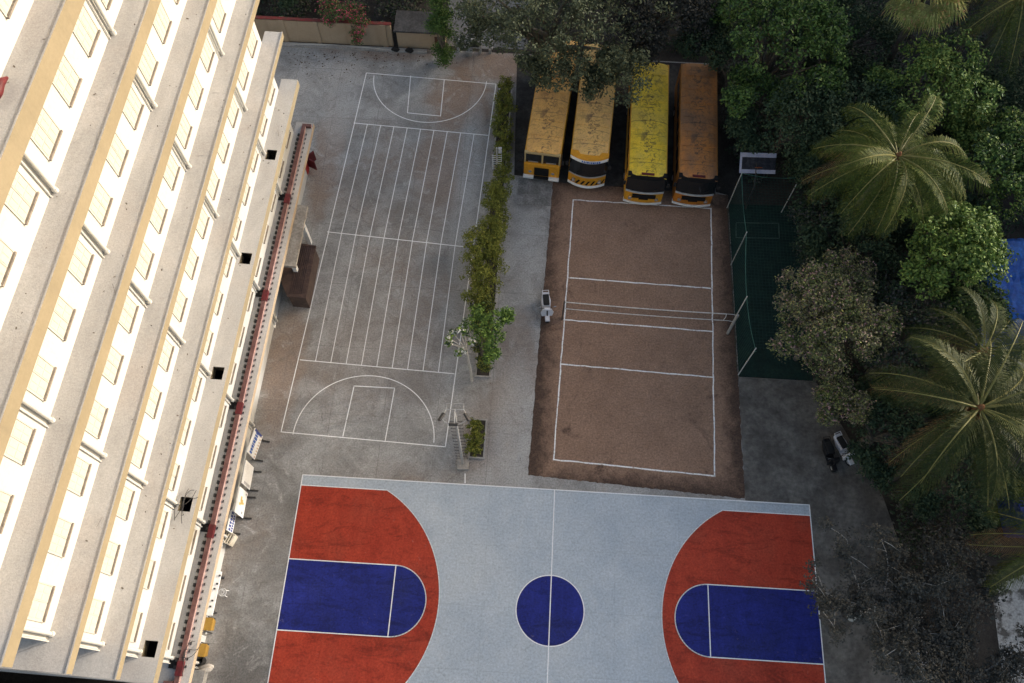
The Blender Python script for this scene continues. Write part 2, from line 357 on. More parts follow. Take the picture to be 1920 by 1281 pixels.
# volleyball lines, uneven chalk
g = MB(); z = .012; rr = random.Random(8)
def chalk(a, b):
    a = G(*a); b = G(*b); k = max(2, int((b-a).length/.45)); prev = a
    for j in range(1, k+1):
        q = a.lerp(b, j/k)+Vector((rr.uniform(-.02, .02), rr.uniform(-.02, .02), 0)); strip(g, prev, q, rr.uniform(.06, .088), z+.0004*(j % 3)); prev = q
for a, b in (((1075, 375), (1333, 391)), ((1333, 391), (1340, 893)), ((1340, 893), (1038, 862)), ((1038, 862), (1075, 375)), ((1065, 521), (1332, 541)), ((1058, 600), (1336, 622)), ((1053, 683), (1338, 708))): chalk(a, b)
struct(g.build('chalk_lines', CHALK))
g = MB()
for a, b in (((1380, 418), (1460, 419)), ((1460, 419), (1461, 447)), ((1461, 447), (1380, 446)), ((1380, 446), (1380, 418))): strip(g, G(*a), G(*b), .04, .014)
for a, b in (((1598, 855), (1618, 905)), ((1628, 872), (1646, 912))): strip(g, G(*a), G(*b), .04, .006)
struct(g.build('turf_lines', simple('faded_green_line', (.10, .15, .13), (.05, .09, .08), 3, .9, .2)))
g = MB(); g.poly([(23.2, -6), (40, -6), (40, 3.4), (26, 3.6), (23.6, 2.6)], -.02); struct(g.build('rubble_ground', RUBBLE))
g = MB(); g.poly([(-9, 38.75), (-3.2, 38.75), (-3.2, 60), (-10.5, 60)], -.02); struct(g.build('road', simple('worn_asphalt', (.15, .15, .152), (.21, .21, .21), .8, .9, .25, .3)))

# ------------------------------------------------------------ school building
TH = -.02
bl = empty('school_building', (-16.8, 0, 0), TH, 'tall cream school building with ochre edged concrete ledges and window rows', 'building')
XW = -.97; Y0, Y1 = -3.92, 27.0
LEV = [4.15, 8.0, 11.68, 15.6, 19.57, 23.4, 27.2, 31.05]
FAS = [.35, .5, .36, .4, .58, .62, .74, .6]
g = MB(); g.box(-16, XW, Y0, Y1, 0, 35); g.box(-16.2, XW+.15, Y0-.2, Y1+.2, 35.0, 35.5, 0); g.build('wall', CREAM, bl)
COLS = [22.42, 15.9, 9.15, 2.65, -3.72]
holes8 = [22.4, 15.72, 9.2, 2.68, -3.58]
for zi, (zt, th) in enumerate(zip(LEV, FAS)):
    g = MB(); ya, yb = -4.92, 27.83
    if zi == 1:
        y = ya
        for h in sorted(holes8):
            g.box(XW, 0, y, h-.33, zt-th, zt, 1, 0); g.box(XW, XW+.2, h-.33, h+.33, zt-th, zt, 1, 0); g.box(-.2, 0, h-.33, h+.33, zt-th, zt, 1, 0); y = h+.33
        g.box(XW, 0, y, yb, zt-th, zt, 1, 0)
    else: g.box(XW, 0.12 if zi == 0 else 0, ya, yb, zt-th, zt, 1, 0)
    g.box(-16.4, XW, ya, Y0, zt-th, zt, 1, 0)
    if zi > 1: g.box(-.045, .012, ya-.01, yb+.01, zt, zt+.035, 1, 0)      # worn drip kerb at the edge
    g.build('ledge', [LEDGE, OCHRE if zi else TANW], bl)
for h in holes8:
    g = MB(); a, b = XW+.2, -.2
    for q in (((a, h-.33), (b, h-.33)), ((b, h-.33), (b, h+.33)), ((b, h+.33), (a, h+.33)), ((a, h+.33), (a, h-.33))):
        (x0, y0), (x1, y1) = q; g.add([(x0, y0, 8.0-.9), (x1, y1, 8.0-.9), (x1, y1, 7.99), (x0, y0, 7.99)], [(3, 2, 1, 0)])
    g.poly([(a, h-.33), (b, h-.33), (b, h+.33), (a, h+.33)], 7.1); g.build('duct_opening', BLACK, bl)
for cy in COLS:
    g = MB()
    g.tube([(XW+.12, cy, .1), (XW+.12, cy, 34.6)], .072, 10)
    for zt in LEV: g.tube([(XW+.12, cy, zt), (XW+.12, cy, zt+.16)], .10, 10)
    for zt in LEV[:-1]: g.tube([(XW+.12, cy, zt+2.1), (XW+.12, cy, zt+2.2)], .088, 10)
    g.tube([(XW+.05, cy-.24, .1), (XW+.05, cy-.24, 34.6)], .028, 6)
    g.build('drainpipe', PVC, bl, smooth=False)
# windows: built once, copied
def window():
    g = MB(); wd, ht = 1.12, 1.5
    for y0, y1, z0, z1 in ((-wd/2-.05, -wd/2, 0, ht), (wd/2, wd/2+.05, 0, ht), (-wd/2, wd/2, ht, ht+.05)): g.box(0, .035, y0, y1, z0, z1)
    wo = g.build('window', SHUT, bl)
    for k in (-1, 1):
        g = MB(); y0, y1 = sorted((k*.012, k*(wd/2))); g.box(0, .016, y0, y1, .01, ht)
        for q in range(3):
            for r_ in range(2):
                a = y0+.05+r_*(y1-y0-.06)/2; g.box(.016, .026, a, a+(y1-y0-.14)/2, .08+q*.47, .08+q*.47+.40)
        g.build('shutter', SHUT, wo)
    g = MB(); g.box(0, .09, -wd/2-.04, wd/2+.04, -.07, 0); g.build('sill', SILL, wo); return wo
W0 = window(); first = True
for zt in LEV[:7]:
    for c0, cnt in ((27.0, 2), (22.42, 3), (15.9, 3), (9.15, 3), (2.65, 3)):
        for k in range(cnt):
            wo = W0 if first else copy_tree(W0, bl); first = False
            wo.location = (XW+.002, c0-1.12-2.17*k, zt+.72)
# first floor ledge: red band, cable grille, maroon outlets
g = MB(); g.box(-.50, -.27, -4.9, 27.4, 4.15, 4.36, 0, 0, 1); g.box(-.96, -.56, -4.9, -4.72, 4.15, 4.40, 0); g.box(-.50, .05, 27.4, 27.6, 4.15, 4.34, 0, 0, 1); g.build('red_band', [REDBAND, PINK], bl)
g = MB(); rr = random.Random(3); y = -4.2
while y < 27:
    g.box(-.70+rr.uniform(-.02, .02), -.585, y, y+.17, 4.15, 4.23+rr.uniform(0, .05)); g.box(-.19, -.14, y+.1, y+.22, 4.15, 4.20); y += .34
tag(g.build('gutter_grille', DARK, bl), kind='stuff')
for cy in COLS:
    g = MB(); g.box(-.53, -.24, cy-.75, cy-.1, 4.16, 4.39); g.box(-.96, -.62, cy-.45, cy-.05, 4.15, 4.22, 1); g.build('pipe_outlet', [MAROON, BLACK], bl)
# cables hanging at the two nearest shafts
for (cy, zt, ex) in ((2.65, 8.0, 0), (-3.6, 4.15, .2)):
    for k in range(4):
        g = MB(); rr = random.Random(int(cy*7)+k); p0 = Vector((-.85+rr.uniform(0, .3), cy-.9, zt+.1)); pts = []
        for j in range(12):
            t = j/11; pts.append((p0.x+ex+.55*math.sin(t*5+k)*.35+.5*t, cy-.7+t*1.3+.22*math.sin(7*t+k*2), zt+.06+.18*math.sin(3.1*t)))
        g.tube(pts, .014, 5); g.build('cable', DARK, bl)
g = MB(); g.box(-.6, .02, 2.0, 2.14, 27.2, 27.9)
g = MB(); rr = random.Random(77)
for zt in LEV[1:]:
    for k in range(18):
        x, y = rr.uniform(XW+.1, -.15), rr.uniform(-4.5, 27); a = rr.uniform(0, 3.14); l = rr.choice((.02, .03, .03, .04, .04, .05, .03, .02, .2)); wd_ = .007 if l > .15 else l*.6
        c_, s_ = math.cos(a), math.sin(a); g.add([(x+c_*l-s_*wd_, y+s_*l+c_*wd_, zt+.02), (x-c_*l-s_*wd_, y-s_*l+c_*wd_, zt+.012), (x-c_*l+s_*wd_, y-s_*l-c_*wd_, zt+.02), (x+c_*l+s_*wd_, y+s_*l-c_*wd_, zt+.035)], [(0, 1, 2, 3)])
tag(g.build('ledge_debris', simple('dry_debris', (.20, .17, .14), (.10, .09, .08), 5, .9), bl), kind='stuff')
g = MB(); p = G(4, 172, 27.3); rr = random.Random(4)
g.tube([p+Vector((0, -.5, .1)), p+Vector((.05, -.2, .22)), p+Vector((0, .15, .2)), p+Vector((.05, .45, .08))], [.06, .15, .14, .04], 9); tag(g.build('cloth_bundle', MAROON, smooth=True), 'dark red cloth bundle on the upper ledge at the left frame edge', 'bundle')
# porch slab, white pillar and red cabinet against the ground floor
po = empty('porch_canopy', G(552, 440), TH, 'flat concrete porch slab on a white pillar beside the building', 'canopy')
M = Matrix.Translation(-po.location)
def at(u, v, z): return G(u, v, z)-po.location
g = MB(); q = [at(545, 382, 3.3), at(577, 385, 3.3), at(557, 499, 3.3), at(526, 497, 3.3)]; q[0] += Vector((-.5, 0, 0)); q[3] += Vector((-.5, 0, 0))
g.prism(q[::-1], 3.1, 3.3); g.build('slab', simple('porch_concrete', (.27, .25, .225), (.36, .34, .31), 1.5, .9, .25, .4), po)
g = MB(); c0 = at(553, 488, 3.3); g.box(c0.x-.45, c0.x-.2, c0.y+.2, c0.y+.45, -0, 3.1); c0 = at(572, 394, 3.3); g.box(c0.x-.45, c0.x-.2, c0.y-.45, c0.y-.2, 0, 3.1); g.build('pillar', WHITEP, po)
e = empty('white_partition', G(566, 340), TH, 'white painted half wall between red cabinet and porch slab', 'wall')
g = MB(); g.box(-.55, .12, -1.7, 1.6, 0, 1.1); g.box(-.6, .16, -1.75, 1.65, 1.1, 1.18); g.build('panel', WHITEP, e)
e = empty('fire_cabinet', G(577, 318), TH, 'small red cabinet with open dark red doors by the building wall', 'cabinet')
g = MB(); g.box(-.35, .1, -.45, .1, 0, 1.2); g.build('box', REDC, e)
for a, y in ((50, .15), (-25, .2)):
    g = MB(); g.T = Matrix.Translation((0, y, 0)) @ Matrix.Rotation(R(a), 4, 'Z'); g.box(0, .75, -.04, .04, .2, 1.1); g.build('door', MAROON, e)
# brown shed
e = empty('storage_shed', G(563, 510), TH, 'low brown metal shed with ribbed roof beside painted court', 'shed')
loc = e.location; rt = [G(556, 455, 1.5), G(592, 460, 1.5), G(575, 559, 1.5), G(540, 556, 1.5), G(529, 532, 1.5), G(532, 498, 1.5), G(548, 498, 1.5)]
pl = [((p-loc).x, (p-loc).y) for p in rt][::-1]
g = MB(); g.prism(pl, 1.38, 1.5); x0 = min(p[0] for p in pl); x1 = max(p[0] for p in pl)
for k in range(7):
    x = x0+.75+k*(x1-x0-1.0)/6.5; g.box(x, x+.05, -2.3, 1.05, 1.5, 1.535)
g.box(x0+.6, x1-.05, 1.0, 1.08, 1.5, 1.56); g.build('roof', SHEDR, e)
cx_ = sum(p[0] for p in pl)/7; cy_ = sum(p[1] for p in pl)/7
g = MB(); g.prism([(cx_+(p[0]-cx_)*.93, cy_+(p[1]-cy_)*.95) for p in pl], 0, 1.38); g.build('wall', simple('brown_sheet', (.07, .05, .045), (.10, .07, .06), 3, .8, .2), e)
# white leaning sheets below the shed
e = empty('folded_panels', G(524, 588), .05, 'white sheets leaning against the wall below the brown shed', 'panels')
g = MB()
for k in range(3):
    g.T = Matrix.Translation((-.5+.18*k, -.2*k, 0)) @ Matrix.Rotation(R(-12-4*k), 4, 'Y'); g.box(-.02, .02, -1.0+.2*k, 1.1, 0, 1.35-.15*k)
g.build('sheet', WHITEP, e)
# sign boards
def board(name, qa, z0, z1, label, mats, marks, leg=DARK):
    """qa: pixels of the two bottom corners (far, near)"""
    a = G(*qa[0], z0); b = G(*qa[1], z0); d = (a-b); ln = d.length; rz = math.atan2(d.y, d.x)-math.pi/2
    o = empty(name, ((a.x+b.x)/2, (a.y+b.y)/2, 0), rz, label, 'sign board', 'sign boards standing along the building')
    g = MB(); g.box(-.03, .02, -ln/2, ln/2, z0, z1); g.build('panel', mats[0], o)
    if marks:
        g = MB()
        for (y0, y1, za, zb, m) in marks: g.add([(.024, (y0-.5)*ln, z0+za*(z1-z0)), (.024, (y1-.5)*ln, z0+za*(z1-z0)), (.024, (y1-.5)*ln, z0+zb*(z1-z0)), (.024, (y0-.5)*ln, z0+zb*(z1-z0))], [(0, 1, 2, 3)], m)
        g.build('print', mats[1:], o)
    for s_ in (-1, 1):
        g = MB(); g.box(-.07, -.03, s_*ln*.42-.03, s_*ln*.42+.03, 0, z1-.1); g.box(-.3, .34, s_*ln*.42-.04, s_*ln*.42+.04, 0, .06); g.build('leg', leg, o)
    return o
rr = random.Random(5)
mk = []; y = .06
while y < .92:
    wv_ = rr.uniform(.05, .11); mk.append((y, y+wv_, .50+rr.uniform(-.05, .05), .80, 0)); y += wv_+.025
for k in range(8): mk.append((.04+k*.12, .10+k*.12, .06, .22, 1))
mk.append((.90, 1.0, .1, .98, 2))
board('sign_board', ((492, 818.5), (477, 862)), .5, 2.0, 'white board with bold blue letters standing by the building', [WHITEP, BLUETXT, simple('tan_print', (.5, .36, .25), None, 5, .6), NAVYTXT], mk)
mk = [(.06+.3*(k % 3), .30+.3*(k % 3), .72-.11*(k//3), .76-.11*(k//3), 0) for k in range(6)]+[(.05, .16, .12+.09*k, .18+.09*k, 1) for k in range(8)]
board('sign_board', ((475.6, 877), (467.8, 919)), .5, 2.0, 'plain white notice board with faint grey print along one edge', [WHITEP, simple('pale_print', (.62, .62, .63), None, 5, .6), GREYTXT], mk)
mk = [(.42, .62, .35, .6, 0), (.5, .72, .5, .66, 0), (.46, .54, .22, .42, 0), (.86, .93, .1, .2, 1), (.1, .2, .2, .32, 1), (.36, .46, .55, .74, 0)]
board('sign_board', ((464, 925), (455, 972)), .5, 2.0, 'white board with a gold emblem standing beside the wall', [WHITEP, GOLD, GREYTXT], mk)
mk = [(.05+.16*k, .17+.16*k, .5, .85, 0) for k in range(6)]+[(.05+.12*k, .14+.12*k, .12, .40, 0) for k in range(7)]
board('sign_board', ((443, 963.7), (435, 1001)), .4, 1.35, 'low white board crowded with navy blue letters beside lattice crate', [WHITEP, NAVYTXT], mk)
e = empty('lattice_crate', G(428, 1010), -.35, 'cream lattice crate at the end of the board row', 'crate')
g = MB()
for k in range(7): g.box(-.45+.14*k, -.39+.14*k, -.3, .3, .0, .62)
g.box(-.48, .48, -.32, -.26, .5, .64); g.box(-.48, .48, .26, .32, .5, .64); g.box(-.46, .46, -.28, .28, .02, .10); g.build('slats', simple('cream_wood', (.6, .55, .45), (.5, .44, .36), 4, .8, .1), e)
# white bench, stool, bins, sacks at the near end
e = empty('long_bench', G(401, 1113, .6)*1, TH, 'long white bench with small black items near yellow bins', 'bench'); e.location.z = 0
g = MB(); g.box(-.22, .22, -1.12, 1.12, .68, .75); g.build('seat', WHITEP, e, bevel=.01)
for s_ in (-1, 1): MB().box(-.18, .18, s_*.9-.04, s_*.9+.04, 0, .68).build('leg', DARK, e)
g = MB(); rr = random.Random(2)
for k in range(6): x, y = rr.uniform(-.18, .18), rr.uniform(-1, 1); g.box(x-.05, x+.05, y-.03, y+.05, .75, .80)
g.build('item', DARK, e)
e = empty('plastic_stool', G(422, 1113), .3, 'round white perforated stool standing beside the long bench', 'stool')
g = MB()
for k in range(12):
    a = k*math.pi/6; g.tube([(.05*math.cos(a), .05*math.sin(a), .45), (.2*math.cos(a), .2*math.sin(a), .45)], .022, 5)
g.tube([(.2*math.cos(k*math.pi/10), .2*math.sin(k*math.pi/10), .45) for k in range(21)], .025, 5); g.build('seat', simple('dull_white_plastic', (.45, .44, .43), None, 4, .6), e)
for k in range(4):
    a = k*math.pi/2+.4; MB().tube([(.17*math.cos(a), .17*math.sin(a), .44), (.23*math.cos(a), .23*math.sin(a), 0)], .018, 5).build('leg', WHITEP, e)
def bin_(px, label):
    o = empty('litter_bin', G(*px), TH, label, 'bin', 'yellow bins by the building')
    g = MB(); g.add([(-.19, -.24, .35), (.19, -.24, .35), (.19, .24, .35), (-.19, .24, .35), (-.25, -.3, .95), (.25, -.3, .95), (.25, .3, .95), (-.25, .3, .95)], [(0, 3, 2, 1), (0, 1, 5, 4), (1, 2, 6, 5), (2, 3, 7, 6), (3, 0, 4, 7)]); g.build('body', YELB, o)
    MB().box(-.27, .27, -.32, .32, .95, 1.02).build('lid', YELB, o, bevel=.02)
    for s_ in (-1, 1): MB().box(-.04, .04, s_*.36-.025, s_*.36+.025, 0, 1.05).build('post', DARK, o)
bin_((400, 1174), 'yellow swing bin nearest the long white bench'); bin_((388, 1222), 'yellow swing bin nearest the black bin')
e = empty('litter_bin', G(380, 1240), .1, 'small black open bin beside a yellow bin', 'bin')
g = MB(); g.tube([(0, 0, 0), (0, 0, .75)], [.2, .26], 12, cap=False); g.tube([(0, 0, .02), (0, 0, .04)], .2, 12); g.tube([(.26*math.cos(k*.3142), .26*math.sin(k*.3142), .75) for k in range(21)], .02, 5); g.build('body', RUBBER, e)
e = empty('cement_sack', G(384, 1254), .2, 'pair of pale sacks heaped beside the near end wall', 'sacks')
g = MB(); g.tube([(-.35, 0, .15), (-.2, 0, .17), (.3, .02, .18), (.5, .03, .13)], [.06, .17, .18, .06], 9); g.tube([(-.3, -.18, .38), (-.1, -.15, .4), (.35, -.1, .38), (.5, -.1, .36)], [.05, .14, .15, .05], 9); g.build('sack', simple('pale_sack', (.5, .47, .43), (.4, .37, .34), 3, .9, .15), e, smooth=True)
e = empty('concrete_block', G(377, 1273), TH, 'grey concrete block against the building end', 'block')
g = MB(); g.box(-.4, .3, -.35, .35, 0, .55); g.box(-.44, .34, -.39, .39, .55, .63); g.build('block', GREYW, e, bevel=.02)
# dark tiled roof beyond the near end of the building
e = empty('tiled_outbuilding', (-31, -9.6, 0), TH, 'dark brown tiled roof beyond the end of the building', 'outbuilding')
g = MB(); g.box(-9.8, 12.6, -4, 4, 0, 2.9); g.build('wall', GREYW, e)
g = MB()
for s_ in (-1, 1):
    for k in range(14):
        t0, t1 = k/14, (k+1)/14; y0, y1 = s_*(4.4-4.4*t0), s_*(4.4-4.4*t1); z0, z1 = 2.85+1.3*t0+.05, 2.85+1.3*t1
        q = [(-10.2, y0, z0), (13, y0, z0), (13, y1, z1), (-10.2, y1, z1)]; q2 = [(-10.2, y0, z0-.08), (13, y0, z0-.08)]
        g.add(q, [(0, 1, 2, 3) if s_ < 0 else (3, 2, 1, 0)]); g.add([q2[0], q2[1], q[1], q[0]], [(0, 1, 2, 3) if s_ < 0 else (3, 2, 1, 0)])
g.build('roof', DROOF, e)

# ------------------------------------------------------------ far boundary wall and things by it
e = empty('boundary_wall', (-17, 38.5, 0), 0, 'tan boundary wall with red capping along the far side of yard', 'wall')
g = MB(); g.box(-9, 4.15, -.12, .12, 0, 1.95)
for k in range(6): x = -8.4+2.4*k; g.box(x-.17, x+.17, -.2, .2, 0, 2.02)
g.build('masonry', TANW, e)
g = MB(); g.box(-9, 4.2, -.13, .13, 2.03, 2.07); g.build('coping', simple('faded_red_coping', (.20, .03, .028), (.12, .05, .04), 2, .8, .2), e)
e = empty('pump_house', (-10.6, 38.9, 0), 0, 'tan block hut with dark flat roof beside the boundary wall', 'hut')
g = MB(); g.box(-1.9, 1.5, -.55, .9, 0, 1.55); g.build('wall', TANW, e)
g = MB(); g.box(-2.05, 1.65, -.68, 1.3, 1.55, 1.68); g.build('roof', simple('grey_slab_roof', (.05, .05, .053), (.08, .08, .083), 1.5, .9, .3), e); MB().box(.8, 1.3, -.58, -.551, .1, 1.2).build('door', simple('brown_door', (.10, .05, .035), None, 3, .8), e)
for k, (a, b, lb) in enumerate((((538, 84), (640, 86), 'white pipe lying along the boundary wall foot nearest the building'), ((645, 88), (735, 95), 'white pipe lying along wall foot nearest the hut'))):
    p = G(*a, .06); q = G(*b, .06); g = MB(); g.tube([p, p.lerp(q, .5)+Vector((0, .05, .05)), q], .06, 8); tag(g.build('waste_pipe', PVC), lb, 'pipe', 'pipes lying by the wall')
g = MB(); g.box(-21.5, -10.4, 37.85, 38.2, 0, .12); tag(g.build('gutter_kerb', GREYW), 'grey cement gutter edge at the foot of boundary wall', 'kerb')
e = empty('gate_frame', G(888, 98), 0, 'white weathered gate block half hidden under dark tree', 'gate')
g = MB()
for x in (-1.1, -.3, .5, 1.2): g.box(x-.09, x+.09, -.1, .1, 0, 1.1)
g.box(-1.3, 1.4, -.12, .12, 1.1, 1.25); g.box(-1.3, 1.4, -.08, .08, .45, .55); g.build('frame', simple('weathered_white', (.42, .42, .42), (.28, .28, .28), 2, .9, .2), e)
g = MB(); g.box(-.25, .45, -.05, .05, .55, 1.1); g.build('panel', DARK, e)
for (u, v, lb) in ((818, 118, 'small white block beside the dark shrub foot'), (880, 103, 'small white block before the gate frame')):
    p = G(u, v); g = MB(); g.box(p.x-.2, p.x+.2, p.y-.17, p.y+.17, 0, .35); g.box(p.x-.23, p.x+.23, p.y-.2, p.y+.2, .35, .42); tag(g.build('kerb_block', GREYW), lb, 'block')
for (u, v, lb) in ((742, 96, 'dark rubbish bag by the wall corner'), (768, 98, 'dark rubbish bag beside the hut')):
    p = G(u, v); g = MB(); g.tube([p+Vector((-.3, 0, .1)), p+Vector((-.1, .05, .16)), p+Vector((.15, 0, .15)), p+Vector((.3, .02, .06))], [.07, .2, .18, .05], 8); tag(g.build('rubbish_bag', RUBBER, smooth=True), lb, 'bag')
# fallen leaves
g = MB(); rr = random.Random(21)
for k in range(260):
    u, v = (rr.gauss(660, 75), 98+abs(rr.gauss(0, 22))) if k < 150 else (rr.uniform(560, 1000), rr.uniform(110, 900))
    if v < 92 or u < 540: continue
    p = G(u, v, .02); r_ = rr.uniform(.03, .09) if k < 150 else rr.uniform(.015, .04); a = rr.uniform(0, 6.28)
    q = [p+Vector((r_*math.cos(a+j*1.57)*(1 if j % 2 else .6), r_*math.sin(a+j*1.57)*(1 if j % 2 else .6), rr.uniform(0, .04))) for j in range(4)]; g.add(q, [(0, 1, 2, 3)])
tag(g.build('fallen_leaves', LITTER), 'dry brown leaves scattered over the concrete yard', 'litter', kind='stuff')

# ------------------------------------------------------------ buses
def roofmat(name, a, b, c, scuff, dark=.5):
    n = NB(name, True); f = n.noise(.9, 7, .7, stretch=(1, .5, 1)); k = n.mix(n.ramp(f, .36, .64), a, b)
    k = n.mix(n.ramp(n.noise(.35, 4, .6), .48, .66, 0, dark), k, c)
    sp = n.xyz(); cen = n.ramp(n.math('ABSOLUTE', sp[0]), .1, .9, 1, .25)
    k = n.mix(n.math('MULTIPLY', n.ramp(n.noise(2.6, 6, .78, dist=1.2), .50, .58, 0, .95), cen), k, scuff)
    ln = n.ramp(n.math('PINGPONG', n.math('ADD', sp[1], 20), .55), 0, .05, .95, 0); k = n.mix(n.math('MULTIPLY', ln, n.ramp(n.noise(1.5, 4), .4, .6)), k, scuff)
    return n.done(n.grain(k, .16, 12), .65, .25, 16)
def bus(name, fl, fr, bk, ln, label, roofm, body, front, style):
    a = G(*fl, 3); b = G(*fr, 3); c = (a+b)/2; wd = (b-a).length
    ax = (b-a).normalized(); rz = math.atan2(ax.y, ax.x) if bk is None else bk
    o = empty(name, (c.x, c.y, 0), rz, label, 'bus', 'yellow school buses parked in a row')
    h = wd/2; H = 3.0
    # body: cross-section swept, with lower skirt; roof cap separate
    g = MB(); sec = [(-h, .45), (-h-.02, 1.2), (-h, 2.75)]
    n_ = 9; ys = [0]+[ln*k/n_ for k in range(1, n_+1)]
    g.box(-h, h, .05, ln, .42, 2.80); g.box(-h-.03, h+.03, .3, ln-.2, 1.22, 1.32); g.box(-h-.025, h+.025, .3, ln-.2, .80, .86); g.build('body', body, o, bevel=.05)
    g = MB(); k_ = 8; vs = []; fs = []
    stations = [(-.04, -.10), (.10, -.03), (.35, 0), (ln*.5, .01), (ln-.35, 0), (ln-.08, -.04), (ln+.02, -.12)]
    for (y, dz) in stations:
        for j in range(k_+1):
            t = -1+2*j/k_; x = h*1.0*t; zz = H+dz-.20*abs(t)**4 - .03*t*t; vs.append((x, y, zz))
        vs.append((h, y, 2.70)); vs.append((-h, y, 2.70))
    m_ = k_+3
    for r_ in range(len(stations)-1):
        for j in range(m_): fs.append((r_*m_+j, r_*m_+(j+1) % m_, (r_+1)*m_+(j+1) % m_, (r_+1)*m_+j))
    fs.append(tuple(range(m_))[::-1]); fs.append(tuple(range((len(stations)-1)*m_, len(stations)*m_)))
    g.add(vs, [f[::-1] for f in fs]); ro = g.build('roof', roofm, o, smooth=False)
    g = MB(); nb = max(5, int(ln/1.15))
    for k in range(1, nb): y = ln*k/nb; g.box(-h*.86, h*.86, y-.018, y+.018, H-.02, H+.022)
    g.build('roof_rib', roofm, ro)
    if style != 1: g = MB(); g.box(-.35, .35, ln*.45, ln*.45+.6, H, H+.06); g.build('hatch', roofm, ro, bevel=.02)
    # side windows
    nb = 7
    for s_ in (-1, 1):
        for k in range(nb):
            y0 = .9+k*(ln-1.6)/nb; g = MB(); x = s_*(h+.004); g.box(min(x, x-s_*.02), max(x, x-s_*.02), y0, y0+(ln-1.6)/nb-.12, 1.55, 2.35); g.build('side_window', GLASS, o)
    for s_ in (-1, 1):
        for y in (1.6, ln-2.3):
            g = MB(); g.tube([(s_*(h-.28), y, .48), (s_*(h+.02), y, .48)], .46, 18); g.tube([(s_*(h+.02), y, .48), (s_*(h+.035), y, .48)], .2, 12, 1); g.build('wheel', [RUBBER, GALV], o)
    # front
    if style == 1:
        g = MB(); g.box(-h, h, -.22, .05, .55, 1.75); g.build('front_panel', front, o, bevel=.06)
        g = MB(); g.box(-h, -h+.1, -.1, .05, 1.75, 2.75); g.box(h-.1, h, -.1, .05, 1.75, 2.75); g.box(-.06, .06, -.1, .05, 1.75, 2.75); g.box(-h, h, -.12, .05, 2.66, 2.80); g.build('windscreen_frame', simple('dull_yellow_frame', (.42, .32, .16), None, 4, .6, .2), o)
        for s_ in (-1, 1):
            g = MB(); x0, x1 = sorted((s_*.06, s_*(h-.1))); g.box(x0, x1, -.05, -.02, 1.75, 2.66); g.build('windscreen', GLASS, o)
            g = MB(); g.tube([(s_*.75-.0, -.24, .98), (s_*.75, -.2, .98)], .11, 12); g.build('headlight', CHROME, o)
            g = MB(); g.box(s_*h*.5-.32, s_*h*.5+.32, -.09, -.06, 1.80, 1.87); g.build('wiper', CHROME, o)
        g = MB(); g.box(-.48, .48, -.245, -.21, .65, 1.45)
        for k in range(5): g.box(-.46, .46, -.262, -.245, .7+.15*k, .75+.15*k)
        g.build('grille', BLACK, o)
        g = MB(); g.box(-h-.02, -.5, -.42, -.18, .42, .62); g.box(.5, h+.02, -.42, -.18, .42, .62); g.box(-.5, .5, -.36, -.2, .42, .56, 1); g.build('bumper', [WHITEP, BLACK], o, bevel=.03)
    else:
        curve = .38 if style == 2 else .18
        def shell(z0, z1, y0, y1, m, name, xs=1.0, off=0.0, nn=14, sub=None):
            g = MB(); vs = []; fs = []
            for j in range(nn+1):
                t = -1+2*j/nn; cu = curve*(1-t*t); x = h*xs*t
                vs += [(x, y0-cu-off, z0), (x, y1-cu-off, z1), (x, y1+.25, z1), (x, y0+.25, z0)]
            for j in range(nn):
                for q in range(4): fs.append((4*j+q, 4*j+(q+1) % 4, 4*j+4+(q+1) % 4, 4*j+4+q))
            fs += [(0, 3, 2, 1), (4*nn, 4*nn+1, 4*nn+2, 4*nn+3)]
            g.add(vs, fs); return g.build(name, m, sub or o)
        if style == 2:
            shell(2.60, 2.84, .0, .03, WHITEP, 'header'); shell(2.84, 2.95, .03, .10, front, 'roof_lip'); shell(1.5, 2.60, -.22, .0, GLASS, 'windscreen'); shell(1.44, 1.52, -.26, -.24, GALV, 'reflection_strip'); shell(.55, 1.5, -.22, -.16, front, 'front_panel')  # pale strip below the glass imitates the windscreen's reflection
            g = MB(); rr = random.Random(9); x = -.45
            while x < .75:
                dx = rr.uniform(.05, .12); cu = curve*(1-(x/h)**2); g.add([(x, .0-cu-.012, 2.65), (x+dx, .0-cu-.012, 2.65), (x+dx, .02-cu-.012, 2.79), (x, .02-cu-.012, 2.79)], [(0, 1, 2, 3)]); x += dx+.04
            g.build('header_lettering', BLUETXT, o)
            for k in range(7):           # slanted black stripes on the skirt
                g = MB(); x = -h+.15+k*.33
                pts = []
                for (xx, zz) in ((x, .62), (x+.14, .62), (x+.34, 1.05), (x+.20, 1.05)):
                    xx = min(xx, h-.02); pts.append((xx, -.215-curve*(1-(xx/h)**2)-.008, zz))
                g.add(pts, [(0, 1, 2, 3)]); g.build('stripe', BLACK, o)
            shell(.40, .56, -.30, -.24, WHITEP, 'bumper', 1.0)
        else:
            shell(2.60, 2.86, -.02, .03, BLACK, 'visor'); shell(1.62, 2.60, -.26, -.02, GLASS, 'windscreen'); shell(1.56, 1.66, -.33, -.28, GALV, 'reflection_strip'); shell(.6, 1.62, -.30, -.22, front, 'front_panel')  # same pale strip here, light on the glass put in as a shape
            g = MB(); g.box(-.75, .75, -.30-curve-.03, -.30-curve*.6, 1.10, 1.40); g.box(-.3, .3, -.30-curve-.035, -.3-curve*.6, .95, 1.1); g.build('grille', BLACK, o)
            shell(.44, .56, -.36, -.35, WHITEP, 'bumper', 1.02); g = MB(); g.box(-.4, .4, -.02, .12, 2.92, 2.99); g.build('marker_light', MAROON, o)
